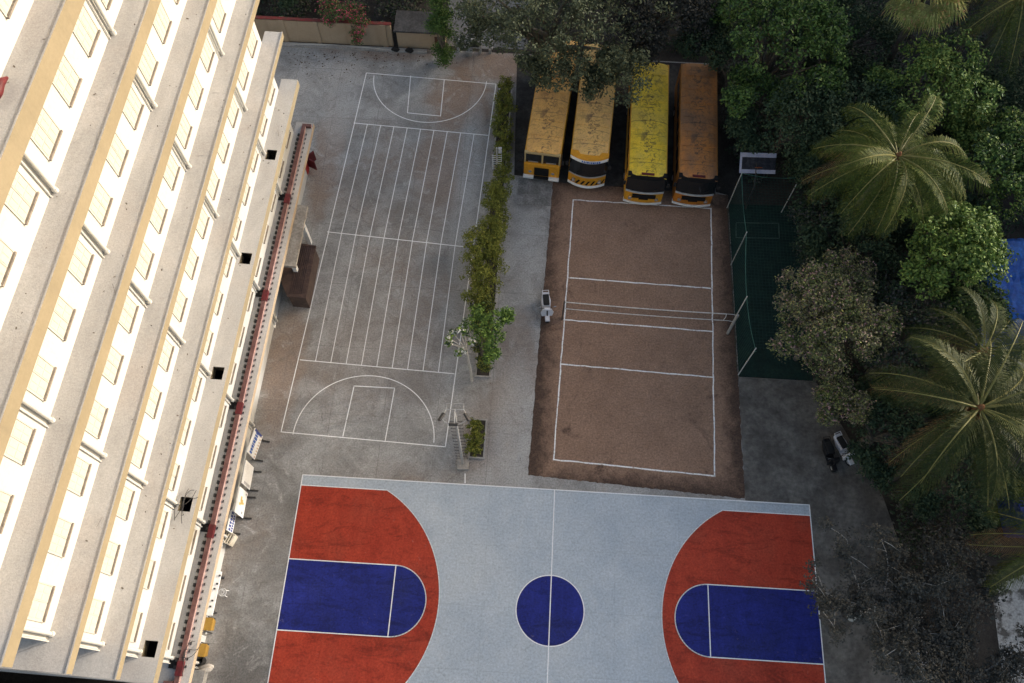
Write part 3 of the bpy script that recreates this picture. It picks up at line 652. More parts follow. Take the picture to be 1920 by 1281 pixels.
        for s_ in (-1, 1):
            g = MB(); x = s_*h*.70; cu = curve*(1-.49); g.tube([(x, -.22-cu-.14, .92), (x, -.2-cu+.05, .92)], .12, 12); g.build('headlight', CHROME, o)
            g = MB(); x = s_*h*.45; y = -.14-curve*.8; g.tube([(x-.3, y-.10, 1.66), (x+.3, y-.04, 2.0)], .012, 5); g.build('wiper', BLACK, o)
    for s_ in (-1, 1):
        g = MB(); g.tube([(s_*h, -.02, 2.5), (s_*(h+.16), -.22, 2.45)], .015, 5); g.box(s_*(h+.16)-.08, s_*(h+.16)+.08, -.27, -.22, 2.1, 2.45); g.build('mirror', RUBBER, o)
    return o
BUSB = simple('bus_yellow', (.58, .30, .03), (.50, .25, .03), 2, .5, .12)
FR1 = simple('bus_front_orange', (.66, .30, .022), (.58, .26, .02), 2, .45, .12)
R1 = roofmat('bus_roof_tan', (.54, .31, .095), (.64, .38, .12), (.36, .19, .085), (.14, .08, .045))
R2 = roofmat('bus_roof_straw', (.56, .35, .12), (.66, .42, .145), (.40, .24, .13), (.12, .078, .05))
R3 = roofmat('bus_roof_yellow', (.60, .42, .032), (.70, .50, .05), (.44, .33, .08), (.08, .062, .03), .7)
R4 = roofmat('bus_roof_rust', (.42, .165, .04), (.28, .135, .06), (.16, .10, .065), (.08, .055, .04), .8)
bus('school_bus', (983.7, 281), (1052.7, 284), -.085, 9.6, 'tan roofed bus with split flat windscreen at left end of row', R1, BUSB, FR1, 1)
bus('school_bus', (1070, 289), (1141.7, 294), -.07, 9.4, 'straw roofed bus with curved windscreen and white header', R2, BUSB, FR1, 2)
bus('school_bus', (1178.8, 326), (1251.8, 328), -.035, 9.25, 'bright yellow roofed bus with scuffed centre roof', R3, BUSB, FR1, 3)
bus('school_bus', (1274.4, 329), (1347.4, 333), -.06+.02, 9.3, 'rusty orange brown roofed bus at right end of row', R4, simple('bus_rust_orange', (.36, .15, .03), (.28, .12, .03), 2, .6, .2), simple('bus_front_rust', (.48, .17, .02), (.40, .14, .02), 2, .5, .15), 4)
# mat of concrete in front of the first bus
g = MB(); g.box(-3.2, -.95, 25.4, 27.5, .0, .02); struct(g.build('concrete_patch', simple('rough_concrete', (.16, .155, .145), (.26, .25, .24), 1.8, .9, .35, .4)))

# ------------------------------------------------------------ scooters
def scooter(loc, rz, label, body, seat=RUBBER, group=None, name='motor_scooter'):
    o = empty(name, (loc[0], loc[1], 0), rz, label, 'scooter', group)     # faces local -Y
    g = MB()
    for y in (-.62, .55): pass
    for y in (-.66, .52):
        gw = MB(); gw.tube([(-.06, y, .23), (.06, y, .23)], .23, 16); gw.tube([(-.062, y, .23), (.062, y, .23)], .11, 10, 1); gw.build('wheel', [RUBBER, GALV], o)
    g = MB(); sec = [(-.60, .34, .10, .36), (-.50, .62, .17, .34), (-.44, .92, .21, .30), (-.40, 1.02, .14, .9)]
    # front apron
    g.add([(-.22, -.50, .32), (.22, -.50, .32), (.27, -.44, .62), (.19, -.40, .95), (-.19, -.40, .95), (-.27, -.44, .62), (-.22, -.40, .32), (.22, -.40, .32), (.27, -.34, .62), (.17, -.30, .95), (-.17, -.30, .95), (-.27, -.34, .62)],
          [(0, 1, 2, 5), (5, 2, 3, 4), (7, 6, 11, 8), (8, 11, 10, 9), (1, 7, 8, 2), (2, 8, 9, 3), (3, 9, 10, 4), (4, 10, 11, 5), (5, 11, 6, 0), (0, 6, 7, 1)])
    g.box(-.17, .17, -.40, .02, .27, .34)
    g.build('apron', body, o, bevel=.02)
    g = MB(); g.add([(-.17, 0, .30), (.17, 0, .30), (.20, .35, .34), (.15, .85, .55), (-.15, .85, .55), (-.20, .35, .34), (-.17, .0, .66), (.17, .0, .66), (.20, .35, .70), (.12, .88, .74), (-.12, .88, .74), (-.20, .35, .70)],
        [(0, 1, 7, 6), (1, 2, 8, 7), (2, 3, 9, 8), (3, 4, 10, 9), (4, 5, 11, 10), (5, 0, 6, 11), (6, 7, 8, 11), (11, 8, 9, 10), (0, 5, 2, 1), (5, 4, 3, 2)]); g.build('rear_body', body, o, bevel=.03)
    g = MB(); g.box(-.13, .13, .02, .72, .70, .80); g.build('seat', seat, o, bevel=.04)
    g = MB(); g.tube([(-.13, .70, .80), (-.13, .93, .85), (.13, .93, .85), (.13, .70, .80)], .022, 6); g.build('grab_rail', body, o)
    g = MB(); g.add([(-.10, -.88, .40), (.10, -.88, .40), (.10, -.46, .44), (-.10, -.46, .44), (-.08, -.84, .48), (.08, -.84, .48), (.08, -.46, .50), (-.08, -.46, .50)], [(0, 3, 2, 1), (4, 5, 6, 7), (0, 1, 5, 4), (1, 2, 6, 5), (2, 3, 7, 6), (3, 0, 4, 7)]); g.build('mudguard', body, o)
    g = MB(); g.tube([(-.34, -.22, 1.02), (-.14, -.34, 1.04), (.14, -.34, 1.04), (.34, -.22, 1.02)], .018, 6); g.tube([(0, -.62, .3), (0, -.36, 1.0)], .03, 6); g.build('handlebar', DARK, o)
    g = MB(); g.box(-.13, .13, -.46, -.30, .95, 1.08); g.build('headlamp_cowl', body, o, bevel=.03)
    for s_ in (-1, 1):
        g = MB(); g.tube([(s_*.24, -.3, 1.04), (s_*.30, -.34, 1.22)], .008, 4); g.box(s_*.31-.055, s_*.31+.055, -.36, -.34, 1.20, 1.28); g.build('mirror', CHROME, o)
    o.scale = (1.45, 1.05, 1.0)
    return o
WSC = simple('scooter_white', (.66, .66, .70), (.60, .60, .64), 3, .4, .05)
scooter(G(1024, 583), .12, 'white scooter parked on the edge of the brown earth court', WSC)
scooter(G(1577, 848), .45, 'white scooter parked under the flowering tree edge', WSC)
scooter(G(1551, 858), .25, 'black scooter parked left of the white one by flowering tree', simple('scooter_black', (.012, .012, .014), None, 3, .4, .1))
scooter(G(1716, 1198), .05, 'white scooter under the dusty grey tree, upper of two', WSC)
scooter(G(1722, 1244), .1, 'white scooter under the dusty grey tree, nearest the frame bottom', WSC)
p = G(1693, 1222); g = MB(); g.tube([p+Vector((-.25, -.1, .1)), p+Vector((0, .05, .2)), p+Vector((.2, .1, .1))], [.1, .2, .08], 8); tag(g.build('blue_bundle', BLUED, smooth=True), 'small blue cloth bundle on the ground beside the lower scooters', 'bundle')

# ------------------------------------------------------------ volleyball net, practice cage, backboard, masts
e = empty('volleyball_net', (4.9, 17.05, 0), math.atan2(-.19, 9.3), 'white taped volleyball net across the brown earth court', 'net')
g = MB(); g.tube([(-4.85, 0, 0), (-4.85, 0, 2.45)], .05, 8); g.build('post', simple('dark_post', (.09, .07, .06), None, 4, .7), e)
g = MB(); g.tube([(5.28, -.1, 0), (5.28, -.1, 2.5)], [.09, .075], 10); g.build('post', GALV, e)
for zz, hh in ((2.32, .055), (1.48, .04)):
    g = MB(); nn = 24
    for k in range(nn):
        x0, x1 = -4.85+9.5*k/nn, -4.85+9.5*(k+1)/nn; s0 = -.10*math.sin(math.pi*k/nn); s1 = -.10*math.sin(math.pi*(k+1)/nn)
        g.add([(x0, -.02, zz+s0), (x1, -.02, zz+s1), (x1, -.02, zz+hh+s1), (x0, -.02, zz+hh+s0), (x0, .02, zz+s0), (x1, .02, zz+s1), (x1, .02, zz+hh+s1), (x0, .02, zz+hh+s0)], [(0, 1, 2, 3), (7, 6, 5, 4), (3, 2, 6, 7), (1, 0, 4, 5)])
    g.build('tape', simple('net_tape', (.62, .60, .57), (.45, .42, .39), 5, .8, .15), e)
g = MB(); g.tube([(4.65, 0, 2.35), (5.0, 0, 2.36), (5.28, -.08, 2.4)], .012, 5); g.tube([(4.65, 0, 1.5), (4.95, 0, 1.5), (5.2, -.08, 1.6)], .012, 5); g.tube([(4.66, 0, 1.48), (4.72, .02, 1.9), (4.66, 0, 2.35)], .016, 5); g.build('rope', WHITEP, e)
g = MB(); k = -4.7
while k < 4.6: g.box(k-.003, k+.003, -.003, .003, 1.5, 2.3-.09*math.sin(math.pi*(k+4.85)/9.5)); k += .18
for j in range(4): g.box(-4.8, 4.6, -.003, .003, 1.58+.17*j, 1.586+.17*j)
g.build('mesh', DARK, e)
cg = empty('practice_cage', (12.6, 20, 0), 0, 'tall netted practice cage with thin pale posts over green turf', 'cage')
posts = [(10.59, 25.99), (14.14, 25.88), (10.62, 21.68), (10.68, 14.13), (10.38, 17.35), (14.3, 14.2), (14.2, 20)]
posts = posts[:5]+posts[5:5]
HT = 3.9
for (x, y) in posts:
    g = MB(); g.tube([(x-12.6, y-20, 0), (x-12.6, y-20, HT)], .032, 7); g.build('post', simple('pale_post', (.55, .55, .53), (.45, .44, .42), 6, .6, .1), cg)
GROPE = simple('green_rope', (.06, .16, .13), (.08, .2, .16), 4, .8, .1)
g = MB()
for a, b in (((10.59, 25.99), (10.62, 21.68)), ((10.62, 21.68), (10.38, 17.35)), ((10.38, 17.35), (10.68, 14.13)), ((10.59, 25.99), (14.14, 25.88)), ((10.68, 14.13), (10.72, 14.0))):
    pts = []
    for k in range(9): t = k/8; pts.append((a[0]+(b[0]-a[0])*t-12.6, a[1]+(b[1]-a[1])*t-20, HT-.12-.22*math.sin(math.pi*t)))
    g.tube(pts, .016, 5)
g.build('rope', GROPE, cg)
NETM = simple('green_net_cord', (.018, .05, .042), None, 4, .9, .1)
g = MB()
y = 14.3
while y < 25.9: x = 10.55-12.6; g.box(x-.004, x+.004, y-20-.006, y-20+.006, .1, HT-.25); y += .22
z = .2
while z < HT-.3: g.box(10.545-12.6, 10.555-12.6, -5.8, 5.95, z, z+.01); z += .22
x = 10.6
while x < 14.2: g.box(x-12.6-.005, x-12.6+.005, -5.8, 5.9, HT-.31, HT-.30); x += .2
y = 14.3
while y < 25.9: g.box(-2.0, 1.6, y-20-.005, y-20+.005, HT-.30, HT-.29); y += .2
g.build('netting', NETM, cg)
bb = empty('basketball_hoop', (11.75, 26.9, 0), .03, 'basketball backboard with white border on a pole beside the end bus', 'hoop')
g = MB(); g.tube([(0, -.9, 0), (0, -.8, 2.2), (0, -.15, 2.9)], [.07, .06, .05], 8); g.tube([(0, -.8, 2.1), (0, .35, 3.25)], .03, 6); g.build('pole', DARK, bb)
T = Matrix.Translation((.15, .55, 2.95)) @ Matrix.Rotation(R(-58), 4, 'X')
g = MB(); g.T = T; g.box(-1.12, 1.12, -.03, -.0, -.62, .62); g.build('backboard', simple('board_black', (.02, .022, .03), (.05, .05, .06), 3, .5, .3), bb)
g = MB(); g.T = T
for (x0, x1, z0, z1) in ((-1.14, 1.14, .36, .64), (-1.14, 1.14, -.64, -.40), (-1.14, -1.0, -.40, .36)): g.box(x0, x1, -.04, -.031, z0, z1)
g.build('border', simple('board_white', (.40, .42, .55), (.50, .50, .60), 3, .6, .15), bb)
g = MB(); g.T = T; g.tube([(.23*math.cos(k*.3142), -.32+.23*math.sin(k*.3142), -.3) for k in range(21)], .012, 5); g.tube([(0, -.09, -.3), (0, -.04, -.3)], .03, 6); g.build('ring', simple('ring_orange', (.4, .1, .02), None, 4, .5), bb)
def mast(loc, h, label, rungs, head=True):
    o = empty('floodlight_mast', loc, .05, label, 'floodlight', 'floodlight masts with rungs')
    MB().box(-.33, .33, -.38, .28, 0, .22).build('plinth', simple('plinth_cement', (.36, .335, .30), (.28, .26, .235), 2, .9, .15), o, bevel=.02)
    g = MB(); g.tube([(0, 0, .2), (0, 0, h*.5), (0, 0, h)], [.085, .07, .055], 10); g.build('pole', GALV, o)
    for k in range(rungs):
        z = 1.0+k*(h-1.6)/rungs; s_ = 1 if k % 2 else -1
        g = MB(); g.tube([(-.30, 0, z), (.30, 0, z)], .014, 6); g.box(-.31, -.28, -.02, .02, z, z+.08); g.box(.28, .31, -.02, .02, z, z+.08); g.build('rung', DARK if head else WHITEP, o)
    if not head:
        for z in (h-.5, h-.2):
            g = MB(); g.box(.1, .32, -.06, .06, z, z+.2); g.build('lamp', simple('lamp_grey', (.4, .41, .45), None, 4, .5), o)
        return o
    g = MB(); ring = [(.62*math.cos(a), -.1+.42*math.sin(a), h-.05) for a in [R(180)+R(180)*k/12 for k in range(13)]]; g.tube(ring, .022, 6)
    g.tube([(-.62, -.1, h-.05), (-.42, .22, h), (.42, .22, h), (.62, -.1, h-.05)], .022, 6); g.tube([(-.42, .22, h), (-.42, .5, h+.05), (.42, .5, h+.05), (.42, .22, h)], .015, 6); g.tube([(0, .22, h), (0, -.5, h)], .025, 6); g.build('bracket', GALV, o)
    for (x, y, a) in ((-.62, -.15, 60), (-.05, -.52, 0), (.60, -.15, -60)):
        g = MB(); g.T = Matrix.Translation((x, y, h-.02)) @ Matrix.Rotation(R(a), 4, 'Z') @ Matrix.Rotation(R(35), 4, 'X'); g.box(-.22, .22, -.05, .06, -.13, .13); g.build('lamp', DARK, o, bevel=.02)
    return o
mast((-5.26, 7.67, 0), 8.4, 'floodlight mast with climbing rungs beside the small shrub bed', 13)
mast((-4.62, 27.4, 0), 3.2, 'short pale mast with rungs standing among the hedge', 8, False)

# ------------------------------------------------------------ vegetation
def leaves_obj(name, clumps, n, size, mats, parent, seed, flat=.5, aspect=.5, up=.45, wts=None):
    """many small leaf quads around clump centres (x, y, z, r)"""
    rg = np.random.default_rng(seed); C = np.array(clumps, float)
    wt = C[:, 3]**2; wt /= wt.sum(); idx = rg.choice(len(C), n, p=wt)
    d = rg.normal(size=(n, 3)); d /= np.linalg.norm(d, axis=1)[:, None]
    rad = C[idx, 3]*rg.random(n)**.45; off = d*rad[:, None]; off[:, 2] *= flat+.2
    P = C[idx, :3]+off
    nr = d*.55+rg.normal(size=(n, 3))*.5; nr[:, 2] += up; nr /= np.linalg.norm(nr, axis=1)[:, None]
    t = np.cross(nr, rg.normal(size=(n, 3))); t /= np.linalg.norm(t, axis=1)[:, None]; b = np.cross(nr, t)
    s = (size*rg.uniform(.6, 1.35, n))[:, None]
    V = np.stack([P-t*s*.5, P+b*s*aspect*.5+nr*s*.06, P+t*s*.5, P-b*s*aspect*.5+nr*s*.06], 1).reshape(-1, 3)
    me = bpy.data.meshes.new(name); me.vertices.add(4*n); me.loops.add(4*n); me.polygons.add(n)
    me.vertices.foreach_set('co', V.astype(np.float32).ravel()); me.loops.foreach_set('vertex_index', np.arange(4*n, dtype=np.int32))
    me.polygons.foreach_set('loop_start', np.arange(0, 4*n, 4, dtype=np.int32))
    mats = mats if isinstance(mats, (list, tuple)) else [mats]
    for m in mats: me.materials.append(m)
    if len(mats) > 1:
        wts = wts or [1/len(mats)]*len(mats); me.polygons.foreach_set('material_index', rg.choice(len(mats), n, p=wts).astype(np.int32))
    me.update(calc_edges=True); me.validate()
    o = bpy.data.objects.new(name, me); COL.objects.link(o); o.parent = parent; return o
def crown_clumps(rng, c, r, nlobe, ncl, lobe=.42, cl=.5, thin=0):
    """lobes over an ellipsoid, small clumps over each lobe's upper shell"""
    out = []; lobes = []
    for k in range(nlobe):
        a = k*2.399+rng.uniform(-.4, .4); f = math.sqrt((k+.5)/nlobe); el = math.acos(min(1, f*.95))
        L = (c[0]+r[0]*f*.78*math.cos(a), c[1]+r[1]*f*.78*math.sin(a), c[2]+r[2]*(.62*math.sin(el)+rng.uniform(-.22, .12)))
        lr = lobe*(r[0]+r[1])/2*rng.uniform(.75, 1.2); lobes.append((*L, lr))
        for j in range(ncl):
            v = Vector((rng.gauss(0, 1), rng.gauss(0, 1), rng.gauss(.35, 1))).normalized(); q = lr*rng.uniform(.72, 1.05)
            out.append((L[0]+v.x*q, L[1]+v.y*q, L[2]+v.z*q*.7, cl*rng.uniform(.6, 1.3)))
    return out, lobes
def tree(name, x, y, zc, r, label, leaf, n, size, seed, nlobe=9, ncl=22, bark=BARK, lobe=.42, cl=.5, trunk_r=.3, group=None, cat='tree', extra=None, base=None, limbs=True, wts=None, sats=True):
    rng = random.Random(seed); bx, by = base or (x, y)
    o = empty(name, (bx, by, 0), 0, label, cat, group)
    cl_, lobes = crown_clumps(rng, (x-bx, y-by, zc), r, nlobe, ncl, lobe, cl)
    extra = list(extra or [])
    if sats and name in ('mango_tree', 'shade_tree'):
        for k in range(5): a = k*1.257+rng.uniform(-.5, .5); q = rng.uniform(.85, 1.15); extra.append((x+r[0]*q*math.cos(a), y+r[1]*q*math.sin(a), zc-r[2]*rng.uniform(.1, .5), rng.uniform(.5, .95)))
    if extra:
        for (ex, ey, ez, er) in extra:
            c2, l2 = crown_clumps(rng, (ex-bx, ey-by, ez), (er, er, er*.7), 3, ncl, .5, cl); cl_ += c2; lobes += l2
    g = MB(); fork = (0.25*(x-bx), .25*(y-by), max(.6, zc*.42)); g.tube([(0, 0, 0), (.05, .03, fork[2]*.5), fork], [trunk_r*1.25, trunk_r, trunk_r*.85], 10)
    if limbs:
        for L in lobes[:14]:
            m = Vector(fork).lerp(Vector(L[:3]), .5)+Vector((rng.uniform(-.3, .3), rng.uniform(-.3, .3), .3)); g.tube([fork, m, L[:3]], [trunk_r*.55, trunk_r*.35, trunk_r*.12], 7)
    g.build('trunk', bark, o)
    leaves_obj('crown', cl_, n, size, leaf, o, seed, wts=wts); return o
# dark banyans over the buses
GT = 'broad trees around the yard'
tree('banyan_tree', -.9, 33.6, 7.6, (6.2, 3.4, 3.2), 'wide dusty olive tree spreading over the two left buses', L_BAN, 26000, .20, 11, 12, 26, group=GT, base=(-2.0, 36.5), trunk_r=.45, extra=[(-5.2, 33.5, 6.8, 2.2), (-.6, 31.5, 6.2, 1.7), (2.9, 31.0, 6.6, 1.9), (-4.6, 36.5, 6, 2.4), (-2.4, 31.9, 5.4, 1.1), (1.5, 31.5, 5.2, 1.15), (2.6, 32.6, 5.6, 1.2), (-6.6, 35.0, 5.6, 1.4)])
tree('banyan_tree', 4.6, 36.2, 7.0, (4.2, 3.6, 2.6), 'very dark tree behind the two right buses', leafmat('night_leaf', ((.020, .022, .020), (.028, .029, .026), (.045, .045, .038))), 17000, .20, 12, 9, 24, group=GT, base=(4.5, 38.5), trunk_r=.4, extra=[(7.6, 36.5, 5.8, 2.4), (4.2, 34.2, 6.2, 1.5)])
tree('mango_tree', 12.2, 33.0, 7.8, (4.0, 3.9, 3.0), 'dense mid green tree right of the rusty bus', [L_GRN, L_DKG], 22000, .23, 13, 11, 24, group=GT, base=(12.4, 34), extra=[(14.3, 33.6, 8, 2.0), (10.6, 31.2, 5.6, 1.3), (12.3, 30.6, 5.6, 1.2)], wts=[.8, .2])
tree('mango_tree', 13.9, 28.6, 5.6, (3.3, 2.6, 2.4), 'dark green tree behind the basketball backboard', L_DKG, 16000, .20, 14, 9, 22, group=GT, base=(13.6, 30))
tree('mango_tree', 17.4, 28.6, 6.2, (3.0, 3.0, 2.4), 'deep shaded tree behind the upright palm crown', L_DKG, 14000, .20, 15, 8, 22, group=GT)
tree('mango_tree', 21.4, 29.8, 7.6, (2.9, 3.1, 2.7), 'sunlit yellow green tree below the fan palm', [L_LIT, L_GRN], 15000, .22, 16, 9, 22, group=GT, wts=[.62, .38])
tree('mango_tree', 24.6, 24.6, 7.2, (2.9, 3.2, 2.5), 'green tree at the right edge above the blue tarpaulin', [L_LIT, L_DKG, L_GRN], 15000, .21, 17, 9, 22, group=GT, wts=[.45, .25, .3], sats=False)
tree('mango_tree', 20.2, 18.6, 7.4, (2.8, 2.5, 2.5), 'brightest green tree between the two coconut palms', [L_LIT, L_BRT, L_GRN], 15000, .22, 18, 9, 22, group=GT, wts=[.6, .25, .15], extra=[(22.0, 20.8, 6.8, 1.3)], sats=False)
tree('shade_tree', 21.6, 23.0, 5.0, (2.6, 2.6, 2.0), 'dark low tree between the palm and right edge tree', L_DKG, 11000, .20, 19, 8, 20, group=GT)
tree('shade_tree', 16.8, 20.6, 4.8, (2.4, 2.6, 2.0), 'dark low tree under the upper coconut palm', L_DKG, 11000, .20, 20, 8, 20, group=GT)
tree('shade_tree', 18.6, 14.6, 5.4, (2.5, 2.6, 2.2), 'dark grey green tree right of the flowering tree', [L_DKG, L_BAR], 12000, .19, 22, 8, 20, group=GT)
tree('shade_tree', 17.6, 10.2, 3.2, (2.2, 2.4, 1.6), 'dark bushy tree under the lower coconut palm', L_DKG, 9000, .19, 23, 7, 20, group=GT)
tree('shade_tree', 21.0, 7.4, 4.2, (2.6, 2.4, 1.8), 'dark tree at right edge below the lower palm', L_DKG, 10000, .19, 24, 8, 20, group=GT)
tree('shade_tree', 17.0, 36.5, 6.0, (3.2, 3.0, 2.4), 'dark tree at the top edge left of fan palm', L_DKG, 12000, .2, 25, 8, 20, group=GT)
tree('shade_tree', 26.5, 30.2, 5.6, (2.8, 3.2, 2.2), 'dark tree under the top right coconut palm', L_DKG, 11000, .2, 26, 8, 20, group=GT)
tree('flowering_tree', 14.1, 15.1, 5.6, (3.9, 3.4, 2.1), 'wide loose tree with dusky pink flowers beside the green turf', L_FLW, 32000, .15, 27, 28, 18, bark=BARK, lobe=.25, cl=.42, trunk_r=.13, extra=[(15.0, 11.3, 4.2, 1.3), (14.5, 11.1, 3.6, .9), (15.6, 18.2, 5.6, 1.4)], base=(14.2, 15.4))
tree('shade_tree', 13.6, 37.6, 5.6, (3.0, 2.4, 2.2), 'dark tree behind the mid green tree at the top edge', L_DKG, 10000, .2, 51, 8, 20, group=GT)
tree('shade_tree', 8.6, 34.6, 5.4, (1.8, 2.6, 1.8), 'black shaded tree between the rusty bus and the mid green tree', L_DKG, 8000, .2, 52, 7, 20, group=GT, base=(10.4, 36), sats=False)
tree('shade_tree', 15.6, 25.2, 4.0, (1.9, 2.2, 1.7), 'low dark tree behind the corner of the green turf', L_DKG, 8000, .2, 53, 7, 20, group=GT)
tree('shade_tree', 22.4, 11.8, 4.4, (2.4, 2.6, 1.9), 'dark tree right of the half hidden palm', L_DKG, 9000, .2, 54, 7, 20, group=GT)
tree('shade_tree', 16.6, 17.4, 4.4, (2.0, 2.2, 1.8), 'dark tree touching the flowering tree on its right', [L_DKG, L_BAR], 9000, .19, 55, 7, 20, group=GT)
tree('shade_tree', 24.6, 28.4, 4.2, (2.6, 2.6, 1.8), 'dark low tree between sunlit tree and right edge', L_DKG, 9000, .2, 56, 7, 20, group=GT)
tree('shade_tree', 17.6, 32.6, 5.0, (2.4, 2.6, 2.0), 'dark tree between the mid green tree and the sunlit tree', L_DKG, 10000, .2, 57, 7, 20, group=GT)
def undergrowth(name, label, boxes, n, leaf, seed):
    rng = random.Random(seed); cl = []
    for (x0, x1, y0, y1, zt) in boxes:
        for k in range(int((x1-x0)*(y1-y0)*1.1)): cl.append((rng.uniform(x0, x1), rng.uniform(y0, y1), rng.uniform(.2, zt), rng.uniform(.5, 1.0)))
    o = leaves_obj(name, cl, n, .22, leaf, None, seed); tag(o, label, 'undergrowth', kind='stuff')
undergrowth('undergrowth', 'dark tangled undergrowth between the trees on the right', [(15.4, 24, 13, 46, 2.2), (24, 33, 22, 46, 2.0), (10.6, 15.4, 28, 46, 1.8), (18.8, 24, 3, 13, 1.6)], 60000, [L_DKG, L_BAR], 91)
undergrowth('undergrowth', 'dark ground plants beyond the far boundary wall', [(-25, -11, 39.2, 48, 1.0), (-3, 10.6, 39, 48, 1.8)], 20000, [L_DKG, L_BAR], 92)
tree('shade_tree', 15.4, 21.6, 3.4, (1.3, 2.6, 1.3), 'dark low foliage overhanging the right side of the green turf', [L_DKG, L_BAR], 8000, .18, 58, 7, 20, group=GT, base=(15.9, 21.6), trunk_r=.12)
tree('mango_tree', 18.6, 25.6, 6.0, (2.2, 2.0, 1.8), 'mid green tree behind the upright palm on its far side', [L_GRN, L_DKG], 10000, .21, 59, 8, 20, group=GT, wts=[.5, .5])
tree('mango_tree', 21.8, 16.2, 5.6, (1.7, 1.7, 1.6), 'mid green tree right of the half hidden palm below the brightest tree', [L_GRN, L_DKG], 10000, .21, 60, 8, 20, group=GT, wts=[.5, .5], sats=False)
# bare dusty tree with pale limbs
def bare_tree(x, y, h, label, seed, spread, n):
    rng = random.Random(seed); o = empty('dusty_tree', (x, y, 0), 0, label, 'tree', GT); g = MB(); cl = []
    g.tube([(0, 0, 0), (.05, .1, h*.35), (0, .1, h*.55)], [.24, .2, .16], 9)
    for k in range(11):
        a = k*2.399+rng.uniform(-.3, .3); L = spread*rng.uniform(.65, 1.05); p0 = Vector((0, .1, h*rng.uniform(.45, .56))); pts = [p0]; d = Vector((math.cos(a), math.sin(a), .55))
        for j in range(5):
            d = (d+Vector((rng.uniform(-.42, .42), rng.uniform(-.42, .42), rng.uniform(-.2, .14)))).normalized(); pts.append(pts[-1]+d*L/5)
            if j > 0:
                cl += [(*(pts[-1]+Vector((rng.uniform(-.5, .5), rng.uniform(-.5, .5), rng.uniform(-.2, .35)))), rng.uniform(.25, .5)) for _ in range(7)]
                a2 = rng.uniform(0, 6.28); q = pts[-1]; t2 = q+Vector((math.cos(a2), math.sin(a2), .15))*L*.28; g.tube([q, q.lerp(t2, .5)+Vector((0, 0, .1)), t2], [.02, .014, .007], 5)
                cl += [(*(t2+Vector((rng.uniform(-.3, .3), rng.uniform(-.3, .3), rng.uniform(-.15, .25)))), rng.uniform(.25, .45)) for _ in range(4)]
        g.tube(pts, [.06, .045, .034, .026, .018, .009], 6)
    g.build('trunk', PALEB, o); leaves_obj('crown', cl, n, .15, L_BAR, o, seed); return o
bare_tree(15.9, .6, 7.4, 'sparse grey tree with bare pale limbs beside the basketball court', 31, 4.2, 19000)
bare_tree(20.0, -2.6, 6.2, 'sparse grey tree with twigs in the bottom right corner', 32, 3.6, 18000)
tree('shade_tree', 19.2, 2.6, 3.6, (2.2, 2.6, 1.6), 'dark undergrowth tree behind the sparse grey tree', L_BAR, 8000, .17, 33, 7, 18, group=GT)
# foliage beyond the far wall
tree('cypress_shrub', -9.0, 37.0, 3.0, (.95, .9, 2.2), 'narrow dark green shrub tree before the hut and gate', L_GRN, 6000, .16, 34, 7, 16, cat='shrub', trunk_r=.12, extra=[(-8.9, 36.8, 1.2, .7), (-9.2, 38.4, 4.6, 1.1)])
tree('shade_tree', -11.6, 43.5, 4.5, (2.6, 2.6, 2.0), 'dark tree beyond the hut at the top edge', L_DKG, 8000, .2, 35, 7, 18, group=GT)
tree('shade_tree', -20.5, 42.6, 2.6, (2.6, 2.2, 1.5), 'dark thicket beyond wall beside the building corner', L_DKG, 7000, .18, 36, 7, 18, group=GT)
e = tree('bougainvillea', -16.3, 38.9, 2.2, (1.7, .9, 1.0), 'bougainvillea with pink and red blooms spilling over the boundary wall', [L_BOU, L_PNK], 6500, .13, 37, 9, 16, cat='shrub', trunk_r=.08, lobe=.45, cl=.3, extra=[(-14.9, 38.3, 1.9, .7), (-15.3, 38.05, 1.1, .5), (-17.4, 40.0, 2.6, 1.0)], wts=[.78, .22])
# planter strip and hedge
for (y0, y1, lb) in ((13.0, 35.4, 'long low concrete planter edge under the hedge'), (8.0, 10.4, 'short low concrete planter edge under the small shrub')):
    g = MB(); a, b = -4.05, -5.0
    for (xa, xb, ya, yb) in ((a-.1, a, y0, y1), (b, b+.1, y0, y1), (b+.1, a-.1, y0, y0+.1), (b+.1, a-.1, y1-.1, y1)): g.box(xa, xb, ya, yb, 0, .13)
    g.box(b+.1, a-.1, y0+.1, y1-.1, 0, .10, 1); tag(g.build('planter_kerb', [GREYW, SOIL]), lb, 'planter', 'planters between the courts')
def shrub(pts, label, leaf, n, size, seed, name='hedge_shrub'):
    x, y = pts[0][:2]; rng = random.Random(seed); o = empty(name, (x, y, .12), 0, label, 'shrub', 'shrubs in the planter strip'); cl = []; g = MB()
    for (px, py, pz, pr) in pts:
        pr *= 1.36
        g.tube([(px-x, py-y, 0), (px-x+.05, py-y, pz*.6), (px-x, py-y, pz)], [.04, .03, .015], 6)
        for k in range(26):
            v = Vector((rng.gauss(0, 1), rng.gauss(0, 1), rng.gauss(.2, 1))).normalized()*rng.uniform(.45, 1)*pr; cl.append((px-x+v.x, py-y+v.y, max(.15, pz+v.z*1.1), pr*.34*rng.uniform(.7, 1.3)))
    g.build('stem', BARK, o); leaves_obj('foliage', cl, n, size, leaf, o, seed); return o
shrub([(-4.55, 34.6, .9, .42), (-4.5, 33.4, 1.0, .5), (-4.5, 32.2, 1.1, .55), (-4.55, 31.0, 1.0, .5), (-4.3, 30.0, .9, .5), (-4.3, 29.0, .9, .42)], 'long narrow hedge at the far end of the planter', L_HDG, 6500, .13, 41)
shrub([(-4.25, 27.9, 1.0, .48), (-4.25, 26.8, 1.0, .48), (-4.35, 25.7, 1.1, .55), (-4.9, 25.9, .8, .45)], 'hedge clump right of the short floodlight mast', L_HDG, 4200, .13, 42)
